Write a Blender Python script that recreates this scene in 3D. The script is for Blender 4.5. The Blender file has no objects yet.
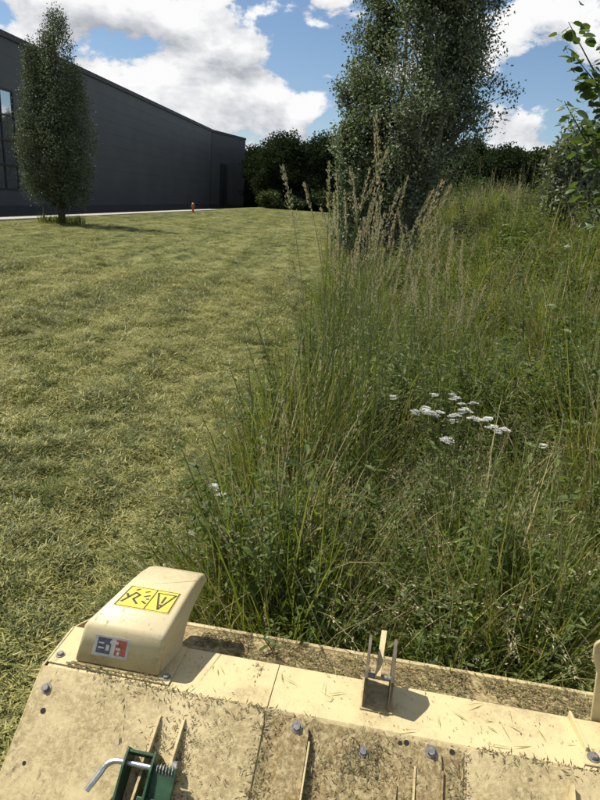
import bpy, bmesh, math, random
import numpy as np
from mathutils import Vector, Matrix

rng = np.random.default_rng(7)
random.seed(7)
SC = bpy.context.scene
COL = SC.collection
R = math.radians

# ------------------------------------------------------------------ camera
CAM_H = 2.2
cam_d = bpy.data.cameras.new('camera')
cam = bpy.data.objects.new('camera', cam_d)
COL.objects.link(cam)
cam.location = (0, 0, CAM_H)
cam.rotation_euler = (Matrix.Rotation(R(90 - 18.11), 3, 'X') @ Matrix.Rotation(R(3.84), 3, 'Z')).to_euler()   # hand-held, a little off level
cam_d.sensor_fit = 'VERTICAL'
cam_d.sensor_height = 36.0
cam_d.lens = 36.0 * 616 / 800
cam_d.clip_start = 0.05
cam_d.clip_end = 3000
SC.camera = cam

# ------------------------------------------------------------------ sun, sky
SUN_AZ = (-0.93, 0.36)          # horizontal direction towards the sun
SUN_EL = 56.0
sun_d = bpy.data.lights.new('sun', 'SUN')
sun_d.energy = 4.6
sun_d.angle = R(0.5)
sun_d.color = (1.0, 0.94, 0.82)
sun = bpy.data.objects.new('sun', sun_d)
COL.objects.link(sun)
_n = math.hypot(*SUN_AZ)
to_sun = Vector((SUN_AZ[0] / _n * math.cos(R(SUN_EL)), SUN_AZ[1] / _n * math.cos(R(SUN_EL)), math.sin(R(SUN_EL))))
sun.rotation_euler = to_sun.to_track_quat('Z', 'Y').to_euler()
sun.location = (-20, 20, 40)

world = bpy.data.worlds.new('World')
SC.world = world
world.use_nodes = True


def build_world():
    nt = world.node_tree
    N, L = nt.nodes, nt.links
    N.clear()
    out = N.new('ShaderNodeOutputWorld')
    bg = N.new('ShaderNodeBackground')
    bg.inputs['Strength'].default_value = 0.074
    L.new(bg.outputs[0], out.inputs[0])
    sky = N.new('ShaderNodeTexSky')
    sky.sky_type = 'NISHITA'
    sky.sun_disc = False
    sky.sun_elevation = R(SUN_EL)
    sky.sun_rotation = math.atan2(SUN_AZ[0], SUN_AZ[1])
    sky.air_density = 1.0
    sky.dust_density = 0.2
    sky.ozone_density = 3.5
    tc = N.new('ShaderNodeTexCoord')

    def mathn(op, a, b=None, c=None, clamp=False):
        m = N.new('ShaderNodeMath')
        m.operation = op
        m.use_clamp = clamp
        for i, v in enumerate((a, b, c)):
            if v is None:
                continue
            if isinstance(v, (int, float)):
                m.inputs[i].default_value = v
            else:
                L.new(v, m.inputs[i])
        return m.outputs[0]

    def noise_at(shift, scale, detail, rough):
        mp = N.new('ShaderNodeMapping')
        mp.inputs['Location'].default_value = shift
        mp.inputs['Scale'].default_value = (1.0, 1.0, 1.75)
        L.new(tc.outputs['Generated'], mp.inputs['Vector'])
        no = N.new('ShaderNodeTexNoise')
        no.inputs['Scale'].default_value = scale
        no.inputs['Detail'].default_value = detail
        no.inputs['Roughness'].default_value = rough
        no.inputs['Distortion'].default_value = 0.15
        L.new(mp.outputs[0], no.inputs['Vector'])
        return no.outputs['Fac']

    base = (3.1, 0.4, 0.2)
    n1 = noise_at(base, 7.6, 12, 0.60)
    n2 = noise_at((base[0] - 0.012, base[1], base[2] + 0.055), 7.6, 6, 0.54)
    # where the big heaps of cloud stand: (pixel-free) directions, radius, weight
    blobs = CLOUD_BLOBS
    acc = None
    for (d, rad, w) in blobs:
        vm = N.new('ShaderNodeVectorMath')
        vm.operation = 'DISTANCE'
        L.new(tc.outputs['Generated'], vm.inputs[0])
        dn = Vector(d).normalized()
        vm.inputs[1].default_value = dn
        mr = N.new('ShaderNodeMapRange')
        mr.interpolation_type = 'SMOOTHSTEP'
        mr.inputs['From Min'].default_value = 0.0
        mr.inputs['From Max'].default_value = rad
        mr.inputs['To Min'].default_value = w
        mr.inputs['To Max'].default_value = 0.0
        L.new(vm.outputs['Value'], mr.inputs['Value'])
        acc = mr.outputs[0] if acc is None else mathn('ADD', acc, mr.outputs[0])
    dens = mathn('ADD', n1, acc)
    mask = N.new('ShaderNodeMapRange')
    mask.interpolation_type = 'SMOOTHSTEP'
    mask.inputs['From Min'].default_value = 0.490
    mask.inputs['From Max'].default_value = 0.556
    L.new(dens, mask.inputs['Value'])
    dif = mathn('SUBTRACT', n1, n2)
    lit = mathn('MULTIPLY_ADD', dif, 3.6, 0.62, clamp=True)
    ramp = N.new('ShaderNodeValToRGB')
    e = ramp.color_ramp.elements
    e[0].position = 0.0
    e[0].color = (3.9, 4.1, 4.5, 1)
    e[1].position = 1.0
    e[1].color = (9.0, 9.0, 9.0, 1)
    m = ramp.color_ramp.elements.new(0.55)
    m.color = (6.8, 6.95, 7.2, 1)
    L.new(lit, ramp.inputs[0])
    mix = N.new('ShaderNodeMix')
    mix.data_type = 'RGBA'
    L.new(mask.outputs[0], mix.inputs['Factor'])
    L.new(sky.outputs[0], mix.inputs[6])
    L.new(ramp.outputs[0], mix.inputs[7])
    L.new(mix.outputs[2], bg.inputs['Color'])


CLOUD_BLOBS = [
    ((-0.19, 0.962, 0.195), 0.17, 0.10),
    ((-0.33, 0.925, 0.20), 0.14, 0.09),
    ((-0.073, 0.989, 0.126), 0.10, 0.10),
    ((-0.19, 0.966, 0.11), 0.10, 0.08),
    ((0.045, 0.976, 0.205), 0.10, -0.20),
    ((0.30, 0.92, 0.255), 0.09, 0.10),
    ((0.29, 0.942, 0.180), 0.10, -0.20),
    ((0.277, 0.954, 0.112), 0.06, 0.12),
]
build_world()

vs = SC.view_settings
vs.view_transform = 'Standard'
vs.look = 'None'
vs.exposure = 0.55
vs.gamma = 1.0
SC.render.engine = 'CYCLES'
SC.cycles.max_bounces = 4
SC.cycles.diffuse_bounces = 2
SC.cycles.glossy_bounces = 2
SC.cycles.transmission_bounces = 2
SC.cycles.transparent_max_bounces = 4
SC.cycles.use_adaptive_sampling = True
SC.cycles.adaptive_threshold = 0.03
SC.cycles.caustics_reflective = False
SC.cycles.caustics_refractive = False
SC.render.resolution_x = 768
SC.render.resolution_y = 1024

# ------------------------------------------------------------------ helpers


def tag(o, label=None, cat=None, group=None, kind=None):
    if label:
        o['label'] = label
    if cat:
        o['category'] = cat
    if group:
        o['group'] = group
    if kind:
        o['kind'] = kind
    return o


def empty(name, loc, rz=0.0):
    o = bpy.data.objects.new(name, None)
    COL.objects.link(o)
    o.location = loc
    o.rotation_euler = (0, 0, rz)
    o.empty_display_size = 0.1
    return o


def copy_tree(o, parent=None):
    c = o.copy()
    COL.objects.link(c)
    c.parent = parent
    for ch in o.children:
        copy_tree(ch, c)
    return c


class MB:
    """collects geometry for one mesh object"""

    def __init__(self):
        self.v, self.f, self.m, self.var = [], [], [], []
        self.n = 0

    def add(self, verts, faces, mat=0, var=None):
        verts = np.asarray(verts, dtype=float).reshape(-1, 3)
        self.v.append(verts)
        off = self.n
        self.f.extend([tuple(int(i) + off for i in f) for f in faces])
        self.m.extend([mat] * len(faces))
        if var is None:
            var = np.full(len(verts), 0.5)
        elif np.isscalar(var):
            var = np.full(len(verts), var)
        self.var.append(np.asarray(var, dtype=float))
        self.n += len(verts)
        return self

    def box(self, lo, hi, mat=0):
        x0, y0, z0 = lo
        x1, y1, z1 = hi
        v = [(x0, y0, z0), (x1, y0, z0), (x1, y1, z0), (x0, y1, z0), (x0, y0, z1), (x1, y0, z1), (x1, y1, z1), (x0, y1, z1)]
        return self.add(v, [(0, 3, 2, 1), (4, 5, 6, 7), (0, 1, 5, 4), (1, 2, 6, 5), (2, 3, 7, 6), (3, 0, 4, 7)], mat)

    def prism(self, poly, off, mat=0):
        """polygon of 3-D points extruded by the vector off"""
        p = [Vector(q) for q in poly]
        o = Vector(off)
        n = len(p)
        v = [tuple(q) for q in p] + [tuple(q + o) for q in p]
        f = [tuple(range(n - 1, -1, -1)), tuple(range(n, 2 * n))]
        for i in range(n):
            j = (i + 1) % n
            f.append((i, j, n + j, n + i))
        return self.add(v, f, mat)

    def tube(self, pts, rad, sides=8, mat=0, cap=True, var=None):
        pts = [Vector(p) for p in pts]
        n = len(pts)
        if np.isscalar(rad):
            rad = [rad] * n
        vv = []
        ref = None
        for i, p in enumerate(pts):
            t = (pts[min(i + 1, n - 1)] - pts[max(i - 1, 0)]).normalized()
            if ref is None:
                ref = Vector((0, 0, 1)) if abs(t.z) < 0.9 else Vector((1, 0, 0))
                ref = (ref - t * ref.dot(t)).normalized()
            else:
                ref = (ref - t * ref.dot(t)).normalized()
            b = t.cross(ref)
            for k in range(sides):
                a = 2 * math.pi * k / sides
                vv.append(p + (ref * math.cos(a) + b * math.sin(a)) * rad[i])
        f = []
        for i in range(n - 1):
            for k in range(sides):
                k2 = (k + 1) % sides
                f.append((i * sides + k, i * sides + k2, (i + 1) * sides + k2, (i + 1) * sides + k))
        if cap:
            f.append(tuple(range(sides - 1, -1, -1)))
            f.append(tuple((n - 1) * sides + k for k in range(sides)))
        return self.add([tuple(q) for q in vv], f, mat, var)

    def mesh(self, name, mats):
        me = bpy.data.meshes.new(name)
        v = np.concatenate(self.v) if self.v else np.zeros((0, 3))
        me.from_pydata(v.tolist(), [], self.f)
        for m in (mats if isinstance(mats, (list, tuple)) else [mats]):
            me.materials.append(m)
        me.polygons.foreach_set('material_index', np.asarray(self.m, dtype=np.int32))
        at = me.attributes.new('var', 'FLOAT', 'POINT')
        at.data.foreach_set('value', np.concatenate(self.var).astype(np.float32))
        me.update()
        return me

    def build(self, name, mats, parent=None, smooth=False, bevel=0.0):
        me = self.mesh(name, mats)
        if smooth:
            me.polygons.foreach_set('use_smooth', [True] * len(me.polygons))
        o = bpy.data.objects.new(name, me)
        COL.objects.link(o)
        o.parent = parent
        if bevel:
            b = o.modifiers.new('bevel', 'BEVEL')
            b.width = bevel
            b.segments = 2
            b.limit_method = 'ANGLE'
            b.angle_limit = R(35)
        return o


# vectorised foliage ------------------------------------------------


def blades(mb, base, h, w, az, th0, kap, segs=4, mat=0, var=None, flat=0.0):
    """n curved grass blades: base (n,3), h length, w width, az lean azimuth, th0 start lean, kap bend"""
    base = np.asarray(base, float)
    n = len(base)
    t = np.linspace(0, 1, segs + 1)
    th = th0[:, None] + kap[:, None] * t[None, :] ** 1.5
    ds = h[:, None] / segs
    dx = np.sin(th) * ds
    dz = np.cos(th) * ds
    sx = np.concatenate([np.zeros((n, 1)), np.cumsum(dx[:, :-1], 1)], 1)
    sz = np.concatenate([np.zeros((n, 1)), np.cumsum(dz[:, :-1], 1)], 1)
    ca, sa = np.cos(az), np.sin(az)
    P = np.stack([base[:, 0:1] + sx * ca[:, None], base[:, 1:2] + sx * sa[:, None], base[:, 2:3] + sz], -1)
    tw = rng.uniform(-0.9, 0.9, n)
    side = np.stack([-np.sin(az + tw), np.cos(az + tw), np.zeros(n)], -1)
    wt = w[:, None] * np.clip(1.02 - t[None, :] ** 2.2, 0.03, 1) * 0.5
    A = P + side[:, None, :] * wt[..., None]
    B = P - side[:, None, :] * wt[..., None]
    V = np.stack([A, B], 2).reshape(-1, 3)
    s = np.arange(segs)
    f0 = np.stack([2 * s, 2 * s + 1, 2 * s + 3, 2 * s + 2], -1)
    Fc = (np.arange(n)[:, None, None] * (2 * (segs + 1)) + f0[None]).reshape(-1, 4)
    if var is None:
        var = rng.random(n)
    mb.add(V, Fc.tolist(), mat, np.repeat(var, 2 * (segs + 1)))
    return P


def leaves(mb, c, d, up, L, W, mat=0, var=None, fold=0.25, kind='oval'):
    """n leaves: c stalk point, d direction, up rough normal, L length, W width"""
    c = np.asarray(c, float)
    n = len(c)
    d = d / (np.linalg.norm(d, axis=1, keepdims=True) + 1e-9)
    s = np.cross(d, up)
    s = s / (np.linalg.norm(s, axis=1, keepdims=True) + 1e-9)
    nn = np.cross(s, d)
    L = np.broadcast_to(L, (n,))[:, None]
    W = np.broadcast_to(W, (n,))[:, None]
    if kind == 'oval':
        pts = [c, c + d * L * .42 + s * W * .5 + nn * W * fold, c + d * L, c + d * L * .42 - s * W * .5 + nn * W * fold]
        V = np.stack(pts, 1).reshape(-1, 3)
        b = np.arange(n)[:, None] * 4
        F1 = b + np.array([[0, 1, 2]])
        F2 = b + np.array([[0, 2, 3]])
        F = np.concatenate([F1, F2])
        k = 4
    else:
        droop = -nn * L * 0.12
        pts = [c, c + d * L * .25 + s * W * .42 + nn * W * fold * .7, c + d * L * .65 + s * W * .4 + nn * W * fold * .7 + droop * .4,
               c + d * L + droop, c + d * L * .65 - s * W * .4 + nn * W * fold * .7 + droop * .4, c + d * L * .25 - s * W * .42 + nn * W * fold * .7,
               c + d * L * .45]
        V = np.stack(pts, 1).reshape(-1, 3)
        b = np.arange(n)[:, None] * 7
        F = np.concatenate([b + np.array([q]) for q in ([0, 1, 6], [1, 2, 6], [2, 3, 6], [3, 4, 6], [4, 5, 6], [5, 0, 6])])
        k = 7
    if var is None:
        var = rng.random(n)
    mb.add(V, F.tolist(), mat, np.repeat(var, k))


def rdir(n, zb=0.0, zs=1.0):
    v = rng.normal(size=(n, 3))
    v[:, 2] = v[:, 2] * zs + zb
    return v / np.linalg.norm(v, axis=1, keepdims=True)


# value noise -------------------------------------------------------
_tab = np.random.default_rng(3).random((256, 256))


def vnoise(x, y):
    xi = np.floor(x).astype(int)
    yi = np.floor(y).astype(int)
    fx = x - xi
    fy = y - yi
    fx = fx * fx * (3 - 2 * fx)
    fy = fy * fy * (3 - 2 * fy)
    g = lambda i, j: _tab[(xi + i) & 255, (yi + j) & 255]
    return (g(0, 0) * (1 - fx) + g(1, 0) * fx) * (1 - fy) + (g(0, 1) * (1 - fx) + g(1, 1) * fx) * fy


def sstep(a, b, x):
    t = np.clip((x - a) / (b - a), 0, 1)
    return t * t * (3 - 2 * t)


EY = np.array([-20, 1.9, 3.0, 4.3, 5.5, 8, 12, 20, 60, 200.])
EX = np.array([-.50, -.46, -.42, -.30, -.1, .08, .25, .55, 2.2, 8.])


def edge_x(y):
    return np.interp(y, EY, EX)


def terrain(x, y):
    """height of the land without fine bumps: level field, bank rising on the right"""
    x = np.asarray(x, float)
    y = np.asarray(y, float)
    e = x - edge_x(y)
    bank = 1.85 * sstep(1, 14, y) * sstep(.5, 5.2, e) + .8 * sstep(8, 22, e) * sstep(8, 35, y)
    left = (-16.55 + .084 * (y - 37.3)) - x
    return bank * (1 - sstep(45, 85, y)) - 1.1 * sstep(1.2, 8, left) * sstep(5, 25, y)


def ground_bumps(x, y):
    near = 1 - sstep(30, 60, np.hypot(x, y))
    u = x - .042 * y
    b = (vnoise(u * 2.2 + 9, y * .45) - .5) * 0.09 + (vnoise(u * 6 + 3, y * 2.6) - .5) * 0.06 + (vnoise(u * 15, y * 9) - .5) * 0.035
    b = b + .05 * (vnoise(u * 1.3 + 77, y * .05 + 3) - .5)
    return b * near


def gz(x, y):
    return float(terrain(x, y) + ground_bumps(np.asarray(x, float), np.asarray(y, float)))


# ------------------------------------------------------------------ materials


def new_mat(name):
    m = bpy.data.materials.new(name)
    m.use_nodes = True
    return m, m.node_tree.nodes, m.node_tree.links, m.node_tree.nodes['Principled BSDF']


def ramp_node(N, stops):
    r = N.new('ShaderNodeValToRGB')
    el = r.color_ramp.elements
    while len(el) < len(stops):
        el.new(0.5)
    for e, (p, c) in zip(el, stops):
        e.position = p
        e.color = (*c, 1)
    return r


def foliage(name, cols, transl=0.35, rough=0.5, inst=0.5, spec=0.3, tcol=(1.5, 1.55, 0.6)):
    """leaf material: colour runs over cols by leaf and by plant; light shines through"""
    m, N, L, bs = new_mat(name)
    at = N.new('ShaderNodeAttribute')
    at.attribute_name = 'var'
    oi = N.new('ShaderNodeObjectInfo')
    mx = N.new('ShaderNodeMix')
    mx.data_type = 'FLOAT'
    mx.inputs[0].default_value = inst
    L.new(at.outputs['Fac'], mx.inputs[2])
    L.new(oi.outputs['Random'], mx.inputs[3])
    k = len(cols)
    rp = ramp_node(N, [(0.12 + 0.76 * i / max(1, k - 1), c) for i, c in enumerate(cols)])
    L.new(mx.outputs[0], rp.inputs[0])
    L.new(rp.outputs[0], bs.inputs['Base Color'])
    bs.inputs['Roughness'].default_value = rough
    bs.inputs['Specular IOR Level'].default_value = spec
    tr = N.new('ShaderNodeBsdfTranslucent')
    vm = N.new('ShaderNodeVectorMath')
    vm.operation = 'MULTIPLY'
    vm.inputs[1].default_value = tcol
    L.new(rp.outputs[0], vm.inputs[0])
    L.new(vm.outputs[0], tr.inputs['Color'])
    ms = N.new('ShaderNodeMixShader')
    ms.inputs[0].default_value = transl
    L.new(bs.outputs[0], ms.inputs[1])
    L.new(tr.outputs[0], ms.inputs[2])
    L.new(ms.outputs[0], N['Material Output'].inputs['Surface'])
    return m


def plain(name, col, rough=0.6, metal=0.0, spec=0.4, var=0.12, scale=20.0, bump=0.0):
    m, N, L, bs = new_mat(name)
    tc = N.new('ShaderNodeTexCoord')
    no = N.new('ShaderNodeTexNoise')
    no.inputs['Scale'].default_value = scale
    no.inputs['Detail'].default_value = 6
    L.new(tc.outputs['Object'], no.inputs['Vector'])
    lo = tuple(c * (1 - var) for c in col)
    hi = tuple(min(1, c * (1 + var)) for c in col)
    rp = ramp_node(N, [(0.3, lo), (0.7, hi)])
    L.new(no.outputs['Fac'], rp.inputs[0])
    L.new(rp.outputs[0], bs.inputs['Base Color'])
    bs.inputs['Roughness'].default_value = rough
    bs.inputs['Metallic'].default_value = metal
    bs.inputs['Specular IOR Level'].default_value = spec
    if bump:
        bp = N.new('ShaderNodeBump')
        bp.inputs['Strength'].default_value = bump
        bp.inputs['Distance'].default_value = 0.01
        L.new(no.outputs['Fac'], bp.inputs['Height'])
        L.new(bp.outputs[0], bs.inputs['Normal'])
    return m


def paint(name, dirt_amount, base=(0.56, 0.46, 0.25)):
    """cream machine paint with mud film, spatter and chipped specks"""
    m, N, L, bs = new_mat(name)
    tc = N.new('ShaderNodeTexCoord')

    def noise(scale, detail=8, rough=0.6, sc=(1, 1, 1), off=(0, 0, 0)):
        mp = N.new('ShaderNodeMapping')
        mp.inputs['Scale'].default_value = sc
        mp.inputs['Location'].default_value = off
        L.new(tc.outputs['Object'], mp.inputs['Vector'])
        n = N.new('ShaderNodeTexNoise')
        n.inputs['Scale'].default_value = scale
        n.inputs['Detail'].default_value = detail
        n.inputs['Roughness'].default_value = rough
        L.new(mp.outputs[0], n.inputs['Vector'])
        return n.outputs['Fac']

    def mrange(v, a, b, lo=0.0, hi=1.0):
        r = N.new('ShaderNodeMapRange')
        r.interpolation_type = 'SMOOTHSTEP'
        r.inputs[1].default_value = a
        r.inputs[2].default_value = b
        r.inputs[3].default_value = lo
        r.inputs[4].default_value = hi
        L.new(v, r.inputs[0])
        return r.outputs[0]

    def mixc(f, a, b):
        x = N.new('ShaderNodeMix')
        x.data_type = 'RGBA'
        L.new(f, x.inputs[0])
        for i, c in ((6, a), (7, b)):
            if isinstance(c, tuple):
                x.inputs[i].default_value = (*c, 1)
            else:
                L.new(c, x.inputs[i])
        return x.outputs[2]

    def mul(a, b):
        x = N.new('ShaderNodeMath')
        x.operation = 'MULTIPLY'
        x.use_clamp = True
        for i, c in ((0, a), (1, b)):
            if isinstance(c, (int, float)):
                x.inputs[i].default_value = c
            else:
                L.new(c, x.inputs[i])
        return x.outputs[0]

    big = noise(3.2, 7, 0.68)
    film = mul(mrange(big, 0.60 - 0.5 * dirt_amount, 0.78 - 0.30 * dirt_amount), mrange(noise(60, 9, 0.78), 0.38, 0.62, 0.10 + .2 * dirt_amount, 1.0))
    c1 = mixc(mul(film, min(1.0, 0.42 + dirt_amount * 0.5)), base, (0.19, 0.132, 0.054))
    strands = noise(60, 7, 0.75, (1.0, 0.32, 0.6))
    st = mul(mrange(strands, 0.56, 0.66), mrange(noise(9, 5, 0.6, off=(3, 1, 2)), 0.62 - 0.42 * dirt_amount, 0.85 - 0.35 * dirt_amount))
    c2 = mixc(mul(st, 0.85), c1, (0.075, 0.062, 0.026))
    sp = noise(210, 3, 0.5, off=(7, 0, 1))
    spk = mul(mrange(sp, 0.66, 0.71), mrange(noise(14, 4, 0.6, off=(1, 5, 2)), 0.46, 0.60))
    c3 = mixc(mul(spk, 0.9), c2, (0.055, 0.042, 0.02))
    scr = mul(mrange(noise(48, 4, 0.6, (1.0, 14.0, 14.0), (2, 2, 9)), 0.66, 0.72), mrange(noise(7, 4, .6, off=(9, 9, 1)), .5, .62))
    c4 = mixc(mul(scr, .55), c3, (0.11, 0.085, 0.06))
    L.new(c4, bs.inputs['Base Color'])
    rr = N.new('ShaderNodeMapRange')
    rr.inputs[3].default_value = 0.42
    rr.inputs[4].default_value = 0.85
    L.new(film, rr.inputs[0])
    L.new(rr.outputs[0], bs.inputs['Roughness'])
    bs.inputs['Specular IOR Level'].default_value = 0.35
    bp = N.new('ShaderNodeBump')
    bp.inputs['Strength'].default_value = 0.5
    bp.inputs['Distance'].default_value = 0.003
    ad = N.new('ShaderNodeMath')
    ad.operation = 'ADD'
    L.new(st, ad.inputs[0])
    L.new(film, ad.inputs[1])
    L.new(ad.outputs[0], bp.inputs['Height'])
    L.new(bp.outputs[0], bs.inputs['Normal'])
    return m


M = {}
M['grass_green'] = foliage('grass_green', [(.07, .095, .02), (.125, .155, .034), (.20, .215, .058), (.31, .29, .11)], .48)
M['weed_leaf'] = foliage('weed_leaf', [(.05, .085, .022), (.09, .13, .034), (.155, .19, .058)], .42, rough=.5)
M['vetch_leaf'] = foliage('vetch_leaf', [(.06, .095, .02), (.12, .16, .034), (.20, .235, .062)], .45)
M['stem_green'] = foliage('stem_green', [(.09, .125, .035), (.14, .17, .055), (.21, .21, .09)], .15)
M['seed_tan'] = foliage('seed_tan', [(.34, .30, .17), (.45, .405, .25), (.55, .505, .36)], .35, tcol=(1.1, 1.05, .9))
M['seed_green'] = foliage('seed_green', [(.14, .14, .06), (.20, .18, .085), (.27, .22, .12)], .35, tcol=(1.1, 1.1, .8))
M['dry_blade'] = foliage('dry_blade', [(.24, .21, .09), (.36, .31, .15), (.48, .42, .24)], .3, tcol=(1.1, 1.05, .8))
M['clip_green'] = foliage('clip_green', [(.032, .05, .012), (.095, .118, .028), (.20, .212, .06)], .3)
M['clip_hay'] = foliage('clip_hay', [(.19, .185, .055), (.33, .312, .105), (.48, .44, .175)], .25, tcol=(1.1, 1.1, .7))
M['edge_grass'] = foliage('edge_grass', [(.11, .14, .032), (.17, .20, .05), (.26, .27, .085)], .48)
M['flower_white'] = foliage('flower_white', [(.72, .72, .66), (.80, .80, .76)], .3, tcol=(1, 1, 1))
M['flower_pink'] = foliage('flower_pink', [(.55, .42, .50), (.68, .56, .62)], .3, tcol=(1, 1, 1))
M['poplar_leaf'] = foliage('poplar_leaf', [(.045, .068, .028), (.09, .12, .058), (.165, .20, .115), (.30, .335, .23)], .28, rough=.5, inst=0.0, spec=.3, tcol=(1.1, 1.2, .7))
M['column_leaf'] = foliage('column_leaf', [(.05, .068, .034), (.095, .118, .068), (.18, .205, .135)], .25, rough=.5, inst=0.0, spec=.3, tcol=(1.1, 1.2, .7))
M['wood_leaf'] = foliage('wood_leaf', [(.02, .03, .014), (.03, .043, .019), (.045, .06, .026)], .15, inst=.6, rough=.8, spec=.05)
M['bush_leaf'] = foliage('bush_leaf', [(.035, .058, .018), (.055, .08, .026), (.08, .105, .04)], .25, inst=.2)
M['grey_leaf'] = foliage('grey_leaf', [(.10, .125, .075), (.16, .185, .12), (.26, .285, .20)], .25, inst=.1)
M['alder_leaf'] = foliage('alder_leaf', [(.05, .085, .025), (.075, .115, .035), (.11, .15, .055)], .35, rough=.38, inst=.9, spec=.5)
M['bark'] = plain('bark', (.085, .072, .055), .9, scale=14, var=.4, bump=.5)
M['bark_pale'] = plain('bark_pale', (.15, .14, .12), .85, scale=10, var=.4, bump=.4)
M['paint'] = paint('cream_paint', 0.34)
M['paint_mid'] = paint('cream_paint_dusty', 0.56)
M['paint_dirty'] = paint('cream_paint_muddy', 1.3)
M['paint_hood'] = paint('cream_paint_hood', 0.30, (0.53, 0.45, 0.27))
M['lug'] = plain('worn_shaded_lug_steel', (.12, .098, .066), .7, scale=35, var=.5)  # bare steel, with part of the backlit shade put into its colour
M['steel'] = plain('steel', (.55, .55, .54), .32, 1.0, scale=60, var=.15)
M['bolt'] = plain('bolt', (.24, .235, .225), .55, .6, scale=90, var=.4)
M['dark'] = plain('dark', (.018, .017, .015), .9)
M['green_paint'] = plain('green_paint', (.022, .06, .028), .5, scale=30, var=.45, bump=.15)
M['yellow'] = plain('yellow_label', (.66, .50, .04), .5, scale=50, var=.2)
M['black_print'] = plain('black_print', (.03, .028, .02), .6)
M['sticker'] = plain('sticker_base', (.50, .49, .46), .45, scale=60, var=.15)
M['navy'] = plain('sticker_navy', (.10, .105, .15), .4, var=.3, scale=80)
M['red'] = plain('sticker_red', (.42, .11, .085), .4, var=.25, scale=80)
M['sticker_white'] = plain('sticker_white', (.55, .53, .49), .4)
M['wood'] = plain('stake_wood', (.20, .15, .09), .85, scale=12, var=.3)
M['hydrant'] = plain('hydrant_red', (.42, .10, .025), .45, var=.15)
M['hydrant_cap'] = plain('hydrant_cap', (.50, .20, .05), .45, var=.15)
M['peg'] = plain('peg_zinc', (.40, .41, .42), .55, .3, var=.25, scale=40)


# ------------------------------------------------------------------ the land
def ground_material():
    m, N, L, bs = new_mat('mown_ground')
    tc = N.new('ShaderNodeTexCoord')

    def noise(scale, sc=(1, 1, 1), detail=8, rough=.65):
        mp = N.new('ShaderNodeMapping')
        mp.inputs['Rotation'].default_value = (0, 0, R(2.4))
        mp.inputs['Scale'].default_value = sc
        L.new(tc.outputs['Object'], mp.inputs['Vector'])
        n = N.new('ShaderNodeTexNoise')
        n.inputs['Scale'].default_value = scale
        n.inputs['Detail'].default_value = detail
        n.inputs['Roughness'].default_value = rough
        L.new(mp.outputs[0], n.inputs['Vector'])
        return n.outputs['Fac']

    rows = noise(1.0, (1.1, .035, 1), 7, .7)
    fine = noise(9.0, (1, .8, 1), 10, .75)
    mid = noise(1.6, (1.3, .45, 1), 8, .72)
    ad = N.new('ShaderNodeMath')
    ad.operation = 'MULTIPLY_ADD'
    ad.inputs[1].default_value = .34
    L.new(rows, ad.inputs[0])
    mm = N.new('ShaderNodeMath')
    mm.operation = 'MULTIPLY'
    mm.inputs[1].default_value = .26
    L.new(fine, mm.inputs[0])
    m2 = N.new('ShaderNodeMath')
    m2.operation = 'MULTIPLY_ADD'
    m2.inputs[1].default_value = .40
    L.new(mid, m2.inputs[0])
    L.new(mm.outputs[0], m2.inputs[2])
    L.new(m2.outputs[0], ad.inputs[2])
    rp = ramp_node(N, [(.40, (.035, .04, .014)), (.47, (.085, .095, .03)), (.53, (.15, .152, .056)), (.61, (.23, .225, .095))])
    L.new(ad.outputs[0], rp.inputs[0])
    L.new(rp.outputs[0], bs.inputs['Base Color'])
    bs.inputs['Roughness'].default_value = .95
    bs.inputs['Specular IOR Level'].default_value = .1
    bp = N.new('ShaderNodeBump')
    bp.inputs['Strength'].default_value = .8
    bp.inputs['Distance'].default_value = .06
    L.new(fine, bp.inputs['Height'])
    L.new(bp.outputs[0], bs.inputs['Normal'])
    return m


def axis(lo, hi, dlo, dhi, step, grow):
    a = list(np.arange(dlo, dhi, step))
    s = step
    x = dlo
    left = []
    while x > lo:
        s *= grow
        x -= s
        left.append(x)
    s = step
    x = a[-1]
    right = []
    while x < hi:
        s *= grow
        x += s
        right.append(x)
    return np.array(left[::-1] + a + right)


xs = axis(-1500, 1500, -5.0, 1.5, .05, 1.045)
ys = axis(-300, 2500, 1.5, 9.0, .05, 1.035)
X, Y = np.meshgrid(xs, ys)
Z = terrain(X, Y) + ground_bumps(X, Y)
nx, ny = len(xs), len(ys)
idx = np.arange(nx * ny).reshape(ny, nx)
quads = np.stack([idx[:-1, :-1], idx[:-1, 1:], idx[1:, 1:], idx[1:, :-1]], -1).reshape(-1, 4)
g = MB().add(np.stack([X, Y, Z], -1).reshape(-1, 3), quads.tolist())
ground = g.build('ground', ground_material(), smooth=True)
tag(ground, kind='structure')

# ------------------------------------------------------------------ scatter (uncountable growth)
SOURCES = {}


def source_collection(name, meshes):
    c = bpy.data.collections.new(name)
    for i, me in enumerate(meshes):
        o = bpy.data.objects.new('%s_%02d' % (name, i), me)
        c.objects.link(o)
    SOURCES[name] = c
    return c


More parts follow.
